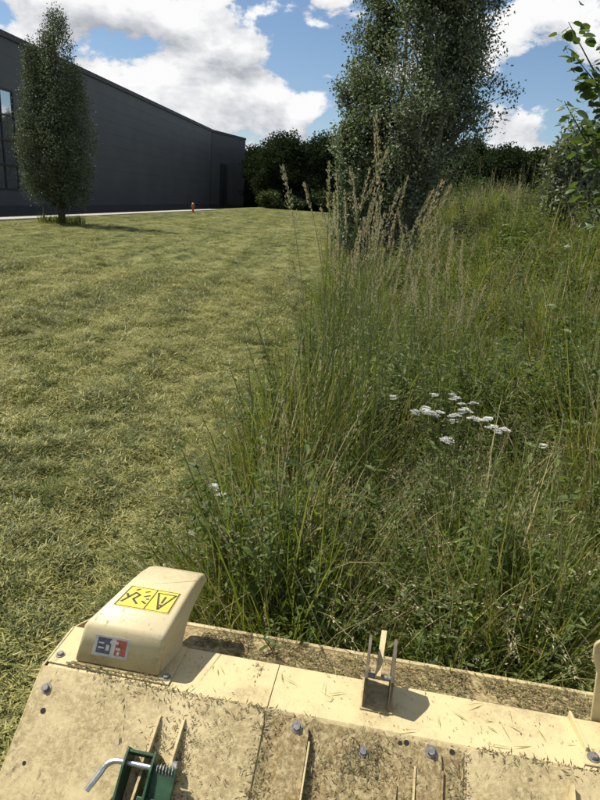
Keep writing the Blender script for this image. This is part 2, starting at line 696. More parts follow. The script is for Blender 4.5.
def scatter(name, coll, pos, kind_i, rot, scl, label, cat):
    """one object: points that carry real instances of the given small meshes"""
    me = bpy.data.meshes.new(name)
    me.from_pydata(np.asarray(pos).tolist(), [], [])
    n = len(pos)
    a = me.attributes.new('pick', 'INT', 'POINT')
    a.data.foreach_set('value', np.asarray(kind_i, np.int32))
    a = me.attributes.new('rot', 'FLOAT_VECTOR', 'POINT')
    a.data.foreach_set('vector', np.asarray(rot, np.float32).reshape(-1))
    a = me.attributes.new('scl', 'FLOAT_VECTOR', 'POINT')
    a.data.foreach_set('vector', np.asarray(scl, np.float32).reshape(-1))
    o = bpy.data.objects.new(name, me)
    COL.objects.link(o)
    ng = bpy.data.node_groups.new(name + '_nodes', 'GeometryNodeTree')
    ng.interface.new_socket('Geometry', in_out='INPUT', socket_type='NodeSocketGeometry')
    ng.interface.new_socket('Geometry', in_out='OUTPUT', socket_type='NodeSocketGeometry')
    N, L = ng.nodes, ng.links
    gi = N.new('NodeGroupInput')
    go = N.new('NodeGroupOutput')
    ci = N.new('GeometryNodeCollectionInfo')
    ci.inputs['Collection'].default_value = coll
    ci.inputs['Separate Children'].default_value = True
    ci.inputs['Reset Children'].default_value = True
    ip = N.new('GeometryNodeInstanceOnPoints')
    ip.inputs['Pick Instance'].default_value = True

    def attr(nm, dt):
        q = N.new('GeometryNodeInputNamedAttribute')
        q.data_type = dt
        q.inputs['Name'].default_value = nm
        return q.outputs['Attribute']
    L.new(gi.outputs[0], ip.inputs['Points'])
    L.new(ci.outputs[0], ip.inputs['Instance'])
    L.new(attr('pick', 'INT'), ip.inputs['Instance Index'])
    e2r = N.new('FunctionNodeEulerToRotation')
    L.new(attr('rot', 'FLOAT_VECTOR'), e2r.inputs[0])
    L.new(e2r.outputs[0], ip.inputs['Rotation'])
    L.new(attr('scl', 'FLOAT_VECTOR'), ip.inputs['Scale'])
    L.new(ip.outputs[0], go.inputs[0])
    md = o.modifiers.new('scatter', 'NODES')
    md.node_group = ng
    tag(o, label, cat, kind='stuff')
    return o


# --- mown field: stubble tufts, lying clippings, little heaps
def mesh_stubble(n, r, h):
    mb = MB()
    a = rng.random(n) * 6.283
    q = np.sqrt(rng.random(n)) * r
    base = np.stack([q * np.cos(a), q * np.sin(a), np.full(n, -.012)], -1)
    blades(mb, base, h * rng.uniform(.5, 1.2, n), rng.uniform(.004, .008, n), rng.random(n) * 6.283, rng.uniform(0, .7, n), rng.uniform(0, .9, n), 2, 0)
    return mb.mesh('stubble', [M['clip_green']])


def mesh_clippings(n, r, thick, hay):
    mb = MB()
    for m, k in ((0, int(n * (1 - hay))), (1, int(n * hay))):
        a = rng.random(k) * 6.283
        q = np.sqrt(rng.random(k)) * r
        base = np.stack([q * np.cos(a), q * np.sin(a), rng.random(k) ** 1.4 * thick], -1)
        blades(mb, base, rng.uniform(.03, .10, k), rng.uniform(.003, .0075, k), rng.random(k) * 6.283, rng.uniform(1.15, 1.65, k), rng.uniform(-.35, .5, k), 2, m)
    return mb.mesh('clippings', [M['clip_green'], M['clip_hay']])


def mesh_heap(n, r, h, hay):
    """small heap of cut grass: strands heaped over a low dome"""
    mb = MB()
    for m, k in ((0, int(n * (1 - hay))), (1, int(n * hay))):
        a = rng.random(k) * 6.283
        q = np.sqrt(rng.random(k)) * r
        z = h * (1 - (q / r) ** 2) * (.35 + .65 * rng.random(k)) - .01
        base = np.stack([q * np.cos(a), q * np.sin(a), z], -1)
        blades(mb, base, rng.uniform(.025, .075, k), rng.uniform(.0035, .0085, k), a + rng.normal(0, 1.2, k), rng.uniform(.9, 1.75, k), rng.uniform(-.3, .7, k), 2, m)
    return mb.mesh('heap', [M['clip_green'], M['clip_hay']])


src_field = source_collection('field_source', [
    mesh_stubble(40, .17, .06), mesh_stubble(36, .16, .05),
    mesh_clippings(95, .19, .03, .75), mesh_clippings(85, .2, .03, .55), mesh_clippings(90, .17, .04, .85),
    mesh_heap(120, .11, .07, .75), mesh_heap(130, .13, .12, .45), mesh_heap(95, .09, .10, .2), mesh_heap(190, .17, .15, .35), mesh_heap(110, .12, .06, .9), mesh_heap(110, .10, .13, .03)])


def wedge_points(n, d0, d1, left=True, power=1.0):
    """random ground points seen by the camera between two distances"""
    u = rng.random(n)
    d = (d0 ** (2 * power) + u * (d1 ** (2 * power) - d0 ** (2 * power))) ** (1 / (2 * power))
    lo, hi = (-.62, .30) if left else (-.25, .66)
    t = rng.uniform(lo, hi, n)
    return t * d, d


fx, fy = [], []
for (n, a, b, p) in ((3600, 1.5, 7, .8), (6500, 6, 18, .72), (9000, 16, 115, .5)):
    x, y = wedge_points(n, a, b, True, p)
    fx.append(x)
    fy.append(y)
fx = np.concatenate(fx)
fy = np.concatenate(fy)
# extra to the left of the machine
ex = rng.uniform(-3.5, -.6, 700)
ey = rng.uniform(.9, 3.2, 700)
fx = np.concatenate([fx, ex])
fy = np.concatenate([fy, ey])
TH = R(8.89)
MO = (0.0813, 1.4927)


def mower_local(x, y):
    dx, dy = x - MO[0], y - MO[1]
    return dx * math.cos(TH) - dy * math.sin(TH), dx * math.sin(TH) + dy * math.cos(TH)


ma, mbb = mower_local(fx, fy)
keep = (fx < edge_x(fy) + .35) & ~((ma > -.93) & (ma < 1.4) & (mbb < .46)) & (fx > -16.3 + .084 * (fy - 37.3)) & (fy < 122)
fx, fy = fx[keep], fy[keep]
n = len(fx)
# swaths along the driving direction carry more hay
across = fx - edge_x(fy) * np.clip(fy / 60, 0, 1)
u_ = fx - .042 * fy
sw = .5 + .5 * np.sin(u_ * 2 * math.pi / 1.75 + 1.1)
lumpy = .3 * sw + 1.0 * vnoise(u_ * 2.6 + 40, fy * .14) + .7 * vnoise(u_ * 4 + 4, fy * 1.3 + 9) - .55
r1 = rng.random(n)
heap = r1 < np.clip(lumpy * 1.2, .05, .9)
flat_p = vnoise(u_ * 3 + 70, fy * 1.1 + 22)
band = vnoise(u_ * 1.6 + 15, fy * .07 + 60) + .35 * (vnoise(u_ * 5 + 33, fy * .6) - .5) + rng.normal(0, .07, n)
pick = np.where(band > .49, np.where(heap, rng.choice([6, 7, 8, 10], n), np.where(flat_p > .5, 3, rng.integers(0, 2, n))),
                np.where(heap, rng.choice([5, 9, 5, 6], n), np.where(flat_p > .30, rng.choice([2, 4], n), 0)))
dd = np.hypot(fx, fy)
grow = 1 + .05 * np.clip(dd - 6, 0, 60)
zs = terrain(fx, fy) + ground_bumps(fx, fy)
s = rng.uniform(.8, 1.25, n) * grow
scatter('mown_grass', src_field, np.stack([fx, fy, zs], -1), pick,
        np.stack([rng.normal(0, .06, n), rng.normal(0, .06, n), rng.random(n) * 6.283], -1),
        np.stack([s, s, rng.uniform(.6, 1.35, n) * np.minimum(grow, 1.35)], -1),
        'freshly mown yellow-green grass and hay clippings over the open field', 'grass')


# --- meadow undergrowth
def mesh_tuft(n, r, h, dry=.1, w=(.004, .009)):
    mb = MB()
    for m, k in ((0, int(n * (1 - dry))), (1, max(1, int(n * dry)))):
        a = rng.random(k) * 6.283
        q = np.sqrt(rng.random(k)) * r
        base = np.stack([q * np.cos(a), q * np.sin(a), np.full(k, -.02)], -1)
        blades(mb, base, h * rng.uniform(.5, 1.15, k), rng.uniform(*w, k), a + rng.normal(0, .8, k), rng.uniform(0, .3, k), rng.uniform(.1, 1.7, k), 5, m)
    return mb.mesh('tuft', [M['grass_green'], M['dry_blade']])


def leafy_stem(mb, base, h, az, lean, nodes, L, W, ms=0, ml=1, per=2):
    t = np.linspace(0, 1, 6)
    b = np.asarray(base, float)
    P = np.stack([b[0] + math.cos(az) * lean * t ** 1.6 * h, b[1] + math.sin(az) * lean * t ** 1.6 * h, b[2] + h * t * (1 - .12 * lean * t)], -1)
    mb.tube(P, list(np.linspace(.0045, .0018, 6)), 4, ms, False, random.random())
    tt = np.linspace(.18, .99, nodes)
    C = np.stack([np.interp(tt, t, P[:, i]) for i in range(3)], -1)
    for k in range(per):
        aa = np.arange(nodes) * 1.571 + k * 6.283 / per + rng.normal(0, .35, nodes)
        el = rng.uniform(-.25, .6, nodes)
        d = np.stack([np.cos(aa) * np.cos(el), np.sin(aa) * np.cos(el), np.sin(el)], -1)
        sz = (1.1 - .6 * tt) * rng.uniform(.75, 1.2, nodes)
        leaves(mb, C, d, np.tile([0, 0, 1.], (nodes, 1)) + rng.normal(0, .3, (nodes, 3)), L * sz, W * sz, ml, kind='long')
    return P


def mesh_weed(stems, h, L, W, nodes, spread=.07, per=2):
    mb = MB()
    for i in range(stems):
        a = random.random() * 6.283
        leafy_stem(mb, (math.cos(a) * spread * random.random(), math.sin(a) * spread * random.random(), -.02), h * random.uniform(.7, 1.1), a, random.uniform(.05, .35), nodes, L, W, 0, 1, per)
    return mb.mesh('weed', [M['stem_green'], M['weed_leaf']])


def mesh_tangle(n, rx, h):
    mb = MB()
    k = 14
    for i in range(k):
        a = random.random() * 6.283
        p = np.array([math.cos(a) * rx * .3, math.sin(a) * rx * .3, 0.])
        q = p + np.array([math.cos(a + .7) * rx * random.uniform(.3, 1), math.sin(a + .7) * rx * random.uniform(.3, 1), h * random.uniform(.5, 1)])
        mid = (p + q) / 2 + np.array([0, 0, h * .15])
        mb.tube([p, mid, q], [.002, .0017, .001], 3, 0, False, random.random())
    u = rdir(n)
    rr = rng.random(n) ** .4
    c = u * rr[:, None] * np.array([rx, rx, h * .55]) + np.array([0, 0, h * .55])
    d = rdir(n, .3)
    sz = rng.uniform(.6, 1.3, n)
    leaves(mb, c, d, rdir(n, 1.2), .036 * sz, .014 * sz, 1)
    return mb.mesh('tangle', [M['stem_green'], M['vetch_leaf']])


def panicle(mb, P0, P1, length, width, n, mat, droop=.3):
    """loose seed head along the stem end"""
    P0, P1 = np.asarray(P0, float), np.asarray(P1, float)
    t = rng.random(n)
    ax = (P1 - P0)
    c0 = P0 + ax * t[:, None]
    out = rdir(n, .25)
    out[:, :2] += np.array([droop, 0]) * .3
    rad = width * (1 - .75 * t) * rng.random(n) ** .7
    c = c0 + out * rad[:, None]
    d = out * .5 + ax / (np.linalg.norm(ax) + 1e-9) * 1.0
    sz = rng.uniform(.7, 1.3, n)
    leaves(mb, c, d, rdir(n), .013 * sz, .0045 * sz, mat)


def mesh_seedgrass(stems, h, plen, pw, tan):
    mb = MB()
    for i in range(stems):
        a = random.random() * 6.283
        b = np.array([math.cos(a), math.sin(a), 0]) * .06 * random.random()
        hh = h * random.uniform(.75, 1.1)
        ln = random.uniform(.03, .3)
        t = np.linspace(0, 1, 6)
        P = np.stack([b[0] + math.cos(a) * ln * t ** 2 * hh, b[1] + math.sin(a) * ln * t ** 2 * hh, -.02 + hh * t * (1 - .15 * ln * t)], -1)
        mb.tube(P, list(np.linspace(.0022, .0009, 6)), 3, 0, False, random.random())
        panicle(mb, P[-1] * .0 + np.array([np.interp(1 - plen, t, P[:, j]) for j in range(3)]), P[-1], plen, pw, 46, 1)
    k = 10
    a = rng.random(k) * 6.283
    blades(mb, np.stack([np.cos(a) * .05, np.sin(a) * .05, np.full(k, -.02)], -1), h * rng.uniform(.3, .6, k), rng.uniform(.004, .007, k), a, rng.uniform(.05, .3, k), rng.uniform(.3, 1.3, k), 4, 2)
    return mb.mesh('seedgrass', [M['stem_green'], M['seed_tan'] if tan else M['seed_green'], M['grass_green']])


def mesh_bent(n, h):
    """long pale stalks blown over, with thin drooping heads"""
    mb = MB()
    a = rng.random(n) * 6.283
    base = np.stack([rng.normal(0, .08, n), rng.normal(0, .08, n), np.full(n, -.02)], -1)
    P = blades(mb, base, h * rng.uniform(.8, 1.3, n), rng.uniform(.003, .0055, n), a, rng.uniform(.15, .7, n), rng.uniform(.6, 1.9, n), 7, 0)
    for i in range(n):
        panicle(mb, P[i, -3], P[i, -1], .1, .016, 26, 1)
    return mb.mesh('bent', [M['dry_blade'], M['seed_tan']])


src_meadow = source_collection('meadow_source', [
    mesh_tuft(46, .11, .75), mesh_tuft(40, .10, .95, .14), mesh_tuft(50, .13, .55, .06), mesh_tuft(36, .09, .85, .35),
    mesh_weed(4, .72, .085, .034, 11), mesh_weed(3, .9, .07, .022, 14, .07, 3), mesh_weed(5, .5, .09, .045, 8),
    mesh_tangle(260, .20, .5), mesh_tangle(300, .26, .7),
    mesh_seedgrass(4, 1.05, .22, .030, True), mesh_seedgrass(3, 1.2, .2, .022, False),
    mesh_bent(9, .95), mesh_bent(7, .75),
    mesh_weed(4, .85, .13, .055, 9, .10), mesh_weed(3, 1.0, .12, .042, 11, .10)])
#                     0    1    2    3    4    5    6    7    8    9   10
P_NEAR = np.array([.17, .16, .11, .07, .04, .07, .02, .10, .11, .02, .025, .07, .06, .008, .02])
P_MID = np.array([.11, .11, .05, .05, .09, .11, .04, .11, .15, .035, .045, .05, .02, .06, .09])
P_MID /= P_MID.sum()
P_FAR = np.array([.08, .10, .03, .10, .05, .08, .02, .08, .12, .24, .14, .06, .02, .04, .05])
P_NEAR /= P_NEAR.sum()
P_FAR /= P_FAR.sum()
mx_, my_ = [], []
for (n, a, b, p) in ((2500, 1.5, 5, .9), (4200, 4.5, 13, .8), (4200, 12, 34, .75), (1500, 30, 60, .7)):
    x, y = wedge_points(n, a, b, False, p)
    mx_.append(x)
    my_.append(y)
mx_ = np.concatenate(mx_)
my_ = np.concatenate(my_)
ma, mbb = mower_local(mx_, my_)
ragged = (vnoise(my_ * 1.9 + 5, my_ * .0 + 2.5) - .5) * .35
inside = mx_ - edge_x(my_) - ragged
gap = vnoise(mx_ * 2.6 + 61, my_ * 2.1 + 17)
keep = (inside > 0) & (mbb > .54) & (mx_ < 45) & ((gap > .40) | (rng.random(len(mx_)) < .15) | (my_ > 14))
mx_, my_, inside = mx_[keep], my_[keep], inside[keep]
n = len(mx_)
far = sstep(12, 20, my_)
pick = np.array([rng.choice(15, p=(P_NEAR if y_ < 4.2 else P_MID) * (1 - f) + P_FAR * f) for f, y_ in zip(far, my_)])
pick = np.where((inside < .3) & np.isin(pick, (9, 10, 11, 12)), 2, pick)
lump = vnoise(mx_ * 1.9 + 31, my_ * 1.6 + 8)
hs = (.55 + .85 * lump) * (.58 + .42 * sstep(0, .35, inside)) * (.82 + .4 * vnoise(mx_ * .8 + 11, my_ * .8)) * rng.uniform(.8, 1.15, n)
front = sstep(.5, 1.1, mower_local(mx_, my_)[1])
hs *= (.75 + .25 * front)
hs = np.where(far > .5, hs * rng.uniform(.75, 1.3, n), hs)
ws = rng.uniform(1.0, 1.35, n) * (1 + .035 * np.clip(my_ - 6, 0, 40))
scatter('meadow_undergrowth', src_meadow, np.stack([mx_, my_, terrain(mx_, my_)], -1), pick,
        np.stack([rng.normal(0, .12, n), rng.normal(0, .12, n), rng.random(n) * 6.283], -1),
        np.stack([ws, ws, hs * 1.05], -1),
        'dense tangle of uncut grass, vetch and nettles beside the mown field', 'meadow')

# ------------------------------------------------------------------ building


HS = 1.5      # the hall stands on lower ground beyond the path


def build_hall():
    A = Vector((-18.256, 37.259, 0))
    B = Vector((-14.005, 87.756, 0))
    dirv = (B - A).normalized()
    root = empty('factory_hall', (A.x * HS, A.y * HS, CAM_H - CAM_H * HS))
    root.scale = (HS, HS, HS)
    root.rotation_euler = (0, 0, math.atan2(dirv.y, dirv.x))
    # local: x along the long wall away from the camera, +y to the left (into the building), wall face at y = 0
    Lw = (B - A).length
    back = -34.0
    TOP = 9.75
    clad, N, L, bs = new_mat('dark_cladding')
    tc = N.new('ShaderNodeTexCoord')
    wv = N.new('ShaderNodeTexWave')
    wv.bands_direction = 'Z'
    wv.inputs['Scale'].default_value = 2.2
    L.new(tc.outputs['Object'], wv.inputs['Vector'])
    no = N.new('ShaderNodeTexNoise')
    no.inputs['Scale'].default_value = .35
    no.inputs['Detail'].default_value = 5
    L.new(tc.outputs['Object'], no.inputs['Vector'])
    rp = ramp_node(N, [(.35, (.068, .072, .077)), (.65, (.082, .086, .092))])
    L.new(no.outputs['Fac'], rp.inputs[0])
    L.new(rp.outputs[0], bs.inputs['Base Color'])
    bp = N.new('ShaderNodeBump')
    bp.inputs['Strength'].default_value = .12
    bp.inputs['Distance'].default_value = .03
    L.new(wv.outputs['Fac'], bp.inputs['Height'])
    L.new(bp.outputs[0], bs.inputs['Normal'])
    bs.inputs['Roughness'].default_value = .55
    bs.inputs['Metallic'].default_value = .0
    bs.inputs['Specular IOR Level'].default_value = .35
    dark = plain('hall_dark_grey', (.042, .044, .046), .8, scale=1.5)  # core and roof grey; on the wall foot it carries painted ground shade
    trim = plain('coping_metal', (.04, .043, .047), .6, .0, scale=2)
    frame = plain('window_frame_dark', (.02, .021, .023), .5)
    glass, N, L, bs = new_mat('window_glass')
    bs.inputs['Base Color'].default_value = (.55, .58, .60, 1)
    bs.inputs['Metallic'].default_value = .75
    bs.inputs['Roughness'].default_value = .03
    bs.inputs['Specular IOR Level'].default_value = 1.0
    bs.inputs['IOR'].default_value = 2.6
    core = MB()
    core.box((back, .12, -3.2), (Lw - .14, 60, TOP - .05))
    core.build('wall_core', dark, root)
    # window opening in local x range
    WX0, WX1, WZ0, WZ1 = -5.92, 2.30, 1.55, 7.10
    rows = np.array([.66, 1.55, 2.475, 3.4, 4.325, 5.25, 6.175, 7.1, 7.98, 8.86, TOP])
    for i in range(10):
        z0, z1 = rows[i] + .004, rows[i + 1] - .004
        mid = .5 * (z0 + z1)
        spans = [(back, Lw)] if not (WZ0 < mid < WZ1) else [(back, WX0), (WX1, Lw)]
        for (x0, x1) in spans:
            MB().box((x0, -.02, z0), (x1, .12, z1)).build('cladding_panel', clad, root)
        # end wall, facing away along the long axis
        MB().box((Lw + .001, -.0, z0), (Lw + .14, 60, z1)).build('cladding_panel', clad, root)
    MB().box((back, -.06, -3.2), (Lw + .10, .12, .66)).build('wall_foot_shade', dark, root)  # dark wall foot: shadow on the ground before the hall put into colour
    MB().box((back, -.12, TOP + .005), (Lw + .22, .5, TOP + .32)).build('roof_coping', trim, root)
    MB().box((back, .5, TOP - .02), (Lw + .2, 60, TOP + .15)).build('roof', dark, root)
    # wing at the far end, turned a little towards the field
    wd = Vector((math.cos(-.249), math.sin(-.249), 0))
    wn = Vector((wd.y, -wd.x, 0))
    q0 = Vector((Lw + .30, -.02, 0))
    q1 = q0 + wd * 10.4
    for i in range(10):
        z0, z1 = rows[i] + .004, rows[i + 1] - .004
        MB().prism([(q0.x, q0.y, z0), (q1.x, q1.y, z0), (q1.x, q1.y, z1), (q0.x, q0.y, z1)], -wn * .14).build('cladding_panel', clad, root)
    MB().prism([(q0.x, q0.y - .04, -3.2), (q1.x, q1.y - .04, -3.2), (q1.x, q1.y - .04, .66), (q0.x, q0.y - .04, .66)], -wn * .2).build('wall_foot_shade', dark, root)  # same shade-coloured foot along the wing
    MB().prism([(q0.x, q0.y - .1, TOP + .005), (q1.x, q1.y - .1, TOP + .005), (q1.x, q1.y - .1, TOP + .30), (q0.x, q0.y - .1, TOP + .30)], -wn * .6).build('roof_coping', trim, root)
    MB().prism([(q0.x + .05, q0.y + .25, -3.2), (q1.x - .02, q1.y + .2, -3.2), (q1.x + 2, 40, -3.2), (q0.x + .05, 40, -3.2)], (0, 0, TOP + 3.1)).build('wall_core', dark, root)
    g0, g1 = q0 + wd * 2.6 + wn * .05, q0 + wd * 4.6 + wn * .05
    gate = MB().prism([(g0.x, g0.y, .05), (g1.x, g1.y, .05), (g1.x, g1.y, 6.0), (g0.x, g0.y, 6.0)], wn * .08).build('gate', plain('gate_black', (.026, .027, .03), .6), root)
    gm = (g0 + g1) / 2 + wn * .085
    MB().prism([(gm.x - .08, gm.y, .1), (gm.x + .08, gm.y - .02, .1), (gm.x + .08, gm.y - .02, 5.9), (gm.x - .08, gm.y, 5.9)], wn * .04).build('gate_post', frame, gate)
    # window: frame, mullions, panes
    win = MB()
    win.box((WX0, -.06, WZ0), (WX1, .0, WZ0 + .12))
    win.box((WX0, -.06, WZ1 - .12), (WX1, .0, WZ1))
    xsW = np.linspace(WX0, WX1, 7)
    for x in xsW:
        win.box((max(WX0, x - .05), -.062, WZ0 + .12), (min(WX1, x + .05), .0, WZ1 - .12))
    zsW = np.linspace(WZ0 + .05, WZ1 - .05, 5)
    for k in range(6):
        for z in zsW[1:-1]:
            win.box((xsW[k] + .05, -.058, z - .04), (xsW[k + 1] - .05, .0, z + .04))
    w = win.build('window', frame, root)
    for k in range(6):
        for j in range(4):
            x0, x1 = xsW[k] + .048, xsW[k + 1] - .048
            z0, z1 = zsW[j] + .035, zsW[j + 1] - .035
            MB().box((x0, .02, z0), (x1, .06, z1)).build('pane', glass, w)
    tag(root, 'long dark grey metal-clad hall with a tall window at its near end', 'building')
    return root, dirv


hall, hall_dir = build_hall()

# pale path along the hall
rd = MB()
side = Vector((hall_dir.y, -hall_dir.x, 0))
A = Vector((-18.256, 37.259, 0))
K = 40
for i in range(K + 1):
    s_ = -34 + i * (84.0 / K)
    for w_ in (.08, 1.55):
        p = A + hall_dir * s_ + side * w_
        rd.v.append(np.array([[p.x, p.y, float(terrain(p.x, p.y)) + .04]]))
        rd.var.append(np.array([.5]))
        rd.n += 1
for i in range(K):
    rd.f.append((2 * i, 2 * i + 1, 2 * i + 3, 2 * i + 2))
    rd.m.append(0)
road = rd.build('path', plain('pale_gravel', (.36, .34, .30), .95, scale=3, var=.2, bump=.4))
tag(road, kind='structure')
# a low edging on the field side of the path
kb = MB()
for i in range(K):
    s0, s1 = -34 + i * 2.1, -34 + (i + 1) * 2.1 - .02
    p0, p1 = A + hall_dir * s0 + side * 1.56, A + hall_dir * s1 + side * 1.56
    zA, zB = float(terrain(p0.x, p0.y)), float(terrain(p1.x, p1.y))
    o_ = side * .08
    kb.prism([(p0.x, p0.y, zA - .1), (p1.x, p1.y, zB - .1), (p1.x, p1.y, zB + .07), (p0.x, p0.y, zA + .07)], (o_.x, o_.y, 0))
tag(kb.build('kerb', plain('kerb_concrete', (.33, .32, .30), .9, scale=4)), kind='structure')

# ------------------------------------------------------------------ trees


def grow_branches(mb, spec, start, direction, length, radius, level, tips, mat=0):
    """simple tapered limb with children; collects twig points in tips"""
    n = 6
    p = Vector(start)
    d = Vector(direction).normalized()
    pts = [p.copy()]
    for i in range(n):
        d = (d + Vector((random.gauss(0, 1), random.gauss(0, 1), random.gauss(0, 1))) * spec['wob'] + Vector((0, 0, spec['up'][level]))).normalized()
        p = p + d * (length / n)
        pts.append(p.copy())
    rad = [radius * (1 - .8 * i / n) for i in range(n + 1)]
    mb.tube(pts, rad, 8 if level == 0 else (5 if level == 1 else 3), mat, level == 0)
    if level >= spec['levels'] - 1:
        for i in range(1, n + 1):
            tips.append((pts[i].copy(), (pts[i] - pts[i - 1]).normalized(), i / n))
        return
    k = spec['kids'][level]
    for j in range(k):
        t = random.uniform(spec['from'][level], 1.0) if j else 1.0
        i = min(n - 1, int(t * n))
        q = pts[i].lerp(pts[i + 1], t * n - i) if t < 1 else pts[n]
        ax = (pts[min(i + 1, n)] - pts[i]).normalized() if t < 1 else d
        a = random.random() * 6.283
        perp = Vector((math.cos(a), math.sin(a), 0))
        perp = (perp - ax * perp.dot(ax)).normalized()
        sp = spec['spread'][level] * random.uniform(.7, 1.3)
        nd = ax * math.cos(sp) + perp * math.sin(sp)
        grow_branches(mb, spec, q, nd, length * spec['ratio'][level] * random.uniform(.7, 1.15) * (1.15 - .45 * t), radius * (1 - .8 * t) * .75 + .004, level + 1, tips, mat)


def tip_leaves(mb, tips, per, jit, L, W, droop=0.0, mat=0, zb=0.0):
    P = np.array([t[0][:] for t in tips])
    D = np.array([t[1][:] for t in tips])
    P = np.repeat(P, per, 0) + rng.normal(0, jit, (len(P) * per, 3))
    D = np.repeat(D, per, 0) * .5 + rdir(len(P), zb)
    D[:, 2] -= droop
    n = len(P)
    sz = rng.uniform(.65, 1.25, n)
    leaves(mb, P, D, rdir(n, .4), L * sz, W * sz, mat)


def silver_tree(loc):
    """tall open silvery poplar with several upright stems"""
    root = empty('silver_poplar', loc)
    wood = MB()
    tips = []
    spec = dict(levels=4, kids=[15, 9, 4], ratio=[.29, .46, .5], spread=[.50, .6, .7], up=[.03, .09, .05, -.02], wob=.07, **{'from': [.05, .15, .2]})
    for (x0, dx, dy, dz, ln, r_) in ((0, .02, .0, 1, 9.4, .12), (.10, .11, .05, 1, 8.8, .10), (-.1, -.10, -.03, 1, 8.2, .09), (.05, .05, -.08, 1, 8.6, .08), (-.45, -.10, .05, 1, 6.4, .05), (-.8, -.09, .1, 1, 5.0, .04), (.30, .10, .0, 1, 6.8, .06), (-.12, -.03, .08, 1, 8.9, .08), (-1.15, -.04, .0, 1, 3.2, .03)):
        grow_branches(wood, spec, (x0, dy * .5, -.05), (dx, dy, dz), ln, r_, 0, tips)
    wood.build('trunk', M['bark_pale'], root, smooth=True)
    cr = MB()
    tip_leaves(cr, tips, 4, .11, .086, .047, .25)
    cr.build('crown', M['poplar_leaf'], root)
    print('silver leaves', cr.n // 4)
    tag(root, 'tall silvery-leaved poplar rising out of the uncut meadow', 'tree')
    return root


silver_tree((2.35, 17.0, gz(2.35, 17.0)))


def column_tree(loc):
    root = empty('columnar_tree', loc)
    wood = MB()
    wood.tube([(0, 0, -.1), (.02, 0, 1.2), (0, .03, 5), (.05, 0, 10), (.1, 0, 13.5)], [.30, .24, .2, .1, .03], 9)
    wood.tube([(-.12, 0, 1.3), (-.7, 0, 3), (-1.2, .1, 6), (-1.4, .1, 10)], [.16, .13, .09, .03], 7)
    # crown: a slim main lobe and a lower shoulder lobe
    lobes = [((.35, 0), 13.6, 1.55, 1.9), ((-1.55, .2), 11.4, 1.15, 2.2), ((1.25, -.3), 10.2, 1.6, 1.5), ((-.6, .5), 12.2, 1.3, 2.0), ((-1.2, -.5), 8.4, 1.55, 1.7), ((.6, -.9), 8.8, 1.5, 1.6)]
    C, Dn = [], []
    for (cx, cy), top, rad, bot in lobes:
        k = 430
        u = rng.random(k)
        z = bot + (top - bot) * u
        prof = rad * np.clip(np.sin(np.pi * (.10 + .86 * u) ** .95), 0, 1) ** .75
        a = rng.random(k) * 6.283
        rr = prof * (.35 + .65 * rng.random(k) ** .5) * (1 + .22 * (vnoise(a * 1.6 + 7 * cx, z * .9) - .5) * 2)
        C.append(np.stack([cx + rr * np.cos(a), cy + rr * np.sin(a), z], -1))
        for i in range(0, k, 6):
            s_ = C[-1][i]
            wood.tube([(cx * .6 * min(1, s_[2] / 8), cy * .5, max(1.2, s_[2] - 1.6)), (s_[0] * .6, s_[1] * .6, s_[2] - .7), tuple(s_)], [.035, .022, .008], 3, 0, False)
    C = np.concatenate(C)
    per = 30
    P = np.repeat(C, per, 0) + rng.normal(0, 1, (len(C) * per, 3)) * np.array([.20, .20, .34])
    n = len(P)
    D = rdir(n, .25)
    sz = rng.uniform(.6, 1.3, n)
    cr = MB()
    leaves(cr, P, D, rdir(n, .3), .135 * sz, .08 * sz)
    wood.build('trunk', M['bark'], root, smooth=True)
    cr.build('crown', M['column_leaf'], root)
    tag(root, 'slim upright grey-green tree in front of the dark hall', 'tree')
    return root


TX, TY = -14.0, 35.7
ct = column_tree((TX, TY, gz(TX, TY)))
ct.scale = (.74, .72, .765)

# tuft of long grass left standing round its foot
tf = empty('grass_tuft', (TX, TY, gz(TX, TY)))
tb = MB()
k = 420
a = rng.random(k) * 6.283
q = .2 + np.sqrt(rng.random(k)) * .95
base = np.stack([q * np.cos(a) * 1.15, q * np.sin(a) * .8, np.full(k, -.03)], -1)
blades(tb, base, rng.uniform(.25, .65, k), rng.uniform(.016, .034, k), rng.random(k) * 6.283, rng.uniform(0, .4, k), rng.uniform(0, 1, k), 3, 0)
tb.build('blade_cluster', [M['grass_green']], tf)
tag(tf, 'uncut grass tuft round the foot of the slim upright tree', 'grass')

# stake beside it
sk = empty('tree_stake', (TX - .95, TY - .15, gz(TX - .95, TY - .15)))
MB().tube([(0, 0, -.3), (0, 0, .90)], .045, 8).build('post', M['wood'], sk)
MB().tube([(0, 0, .90), (0, 0, .98)], [.045, .012], 8).build('tip', M['wood'], sk)
tag(sk, 'short wooden stake standing left of the slim upright tree', 'stake')


def build_hydrant(loc):
    root = empty('hydrant', loc)
    MB().tube([(0, 0, -.1), (0, 0, .05), (0, 0, .06), (0, 0, .78)], [.17, .17, .115, .115], 14).build('barrel', M['hydrant'], root, smooth=False)
    MB().tube([(0, 0, .78), (0, 0, .82), (0, 0, .95), (0, 0, 1.03)], [.15, .15, .12, .05], 14).build('cap', M['hydrant_cap'], root)
    for s_ in (-1, 1):
        MB().tube([(s_ * .10, 0, .62), (s_ * .21, 0, .62)], .06, 10).build('outlet', M['hydrant'], root)
    tag(root, 'small orange-red hydrant at the field edge before the dark hall', 'hydrant')


build_hydrant((-12.5, 67.2, gz(-12.5, 67.2)))


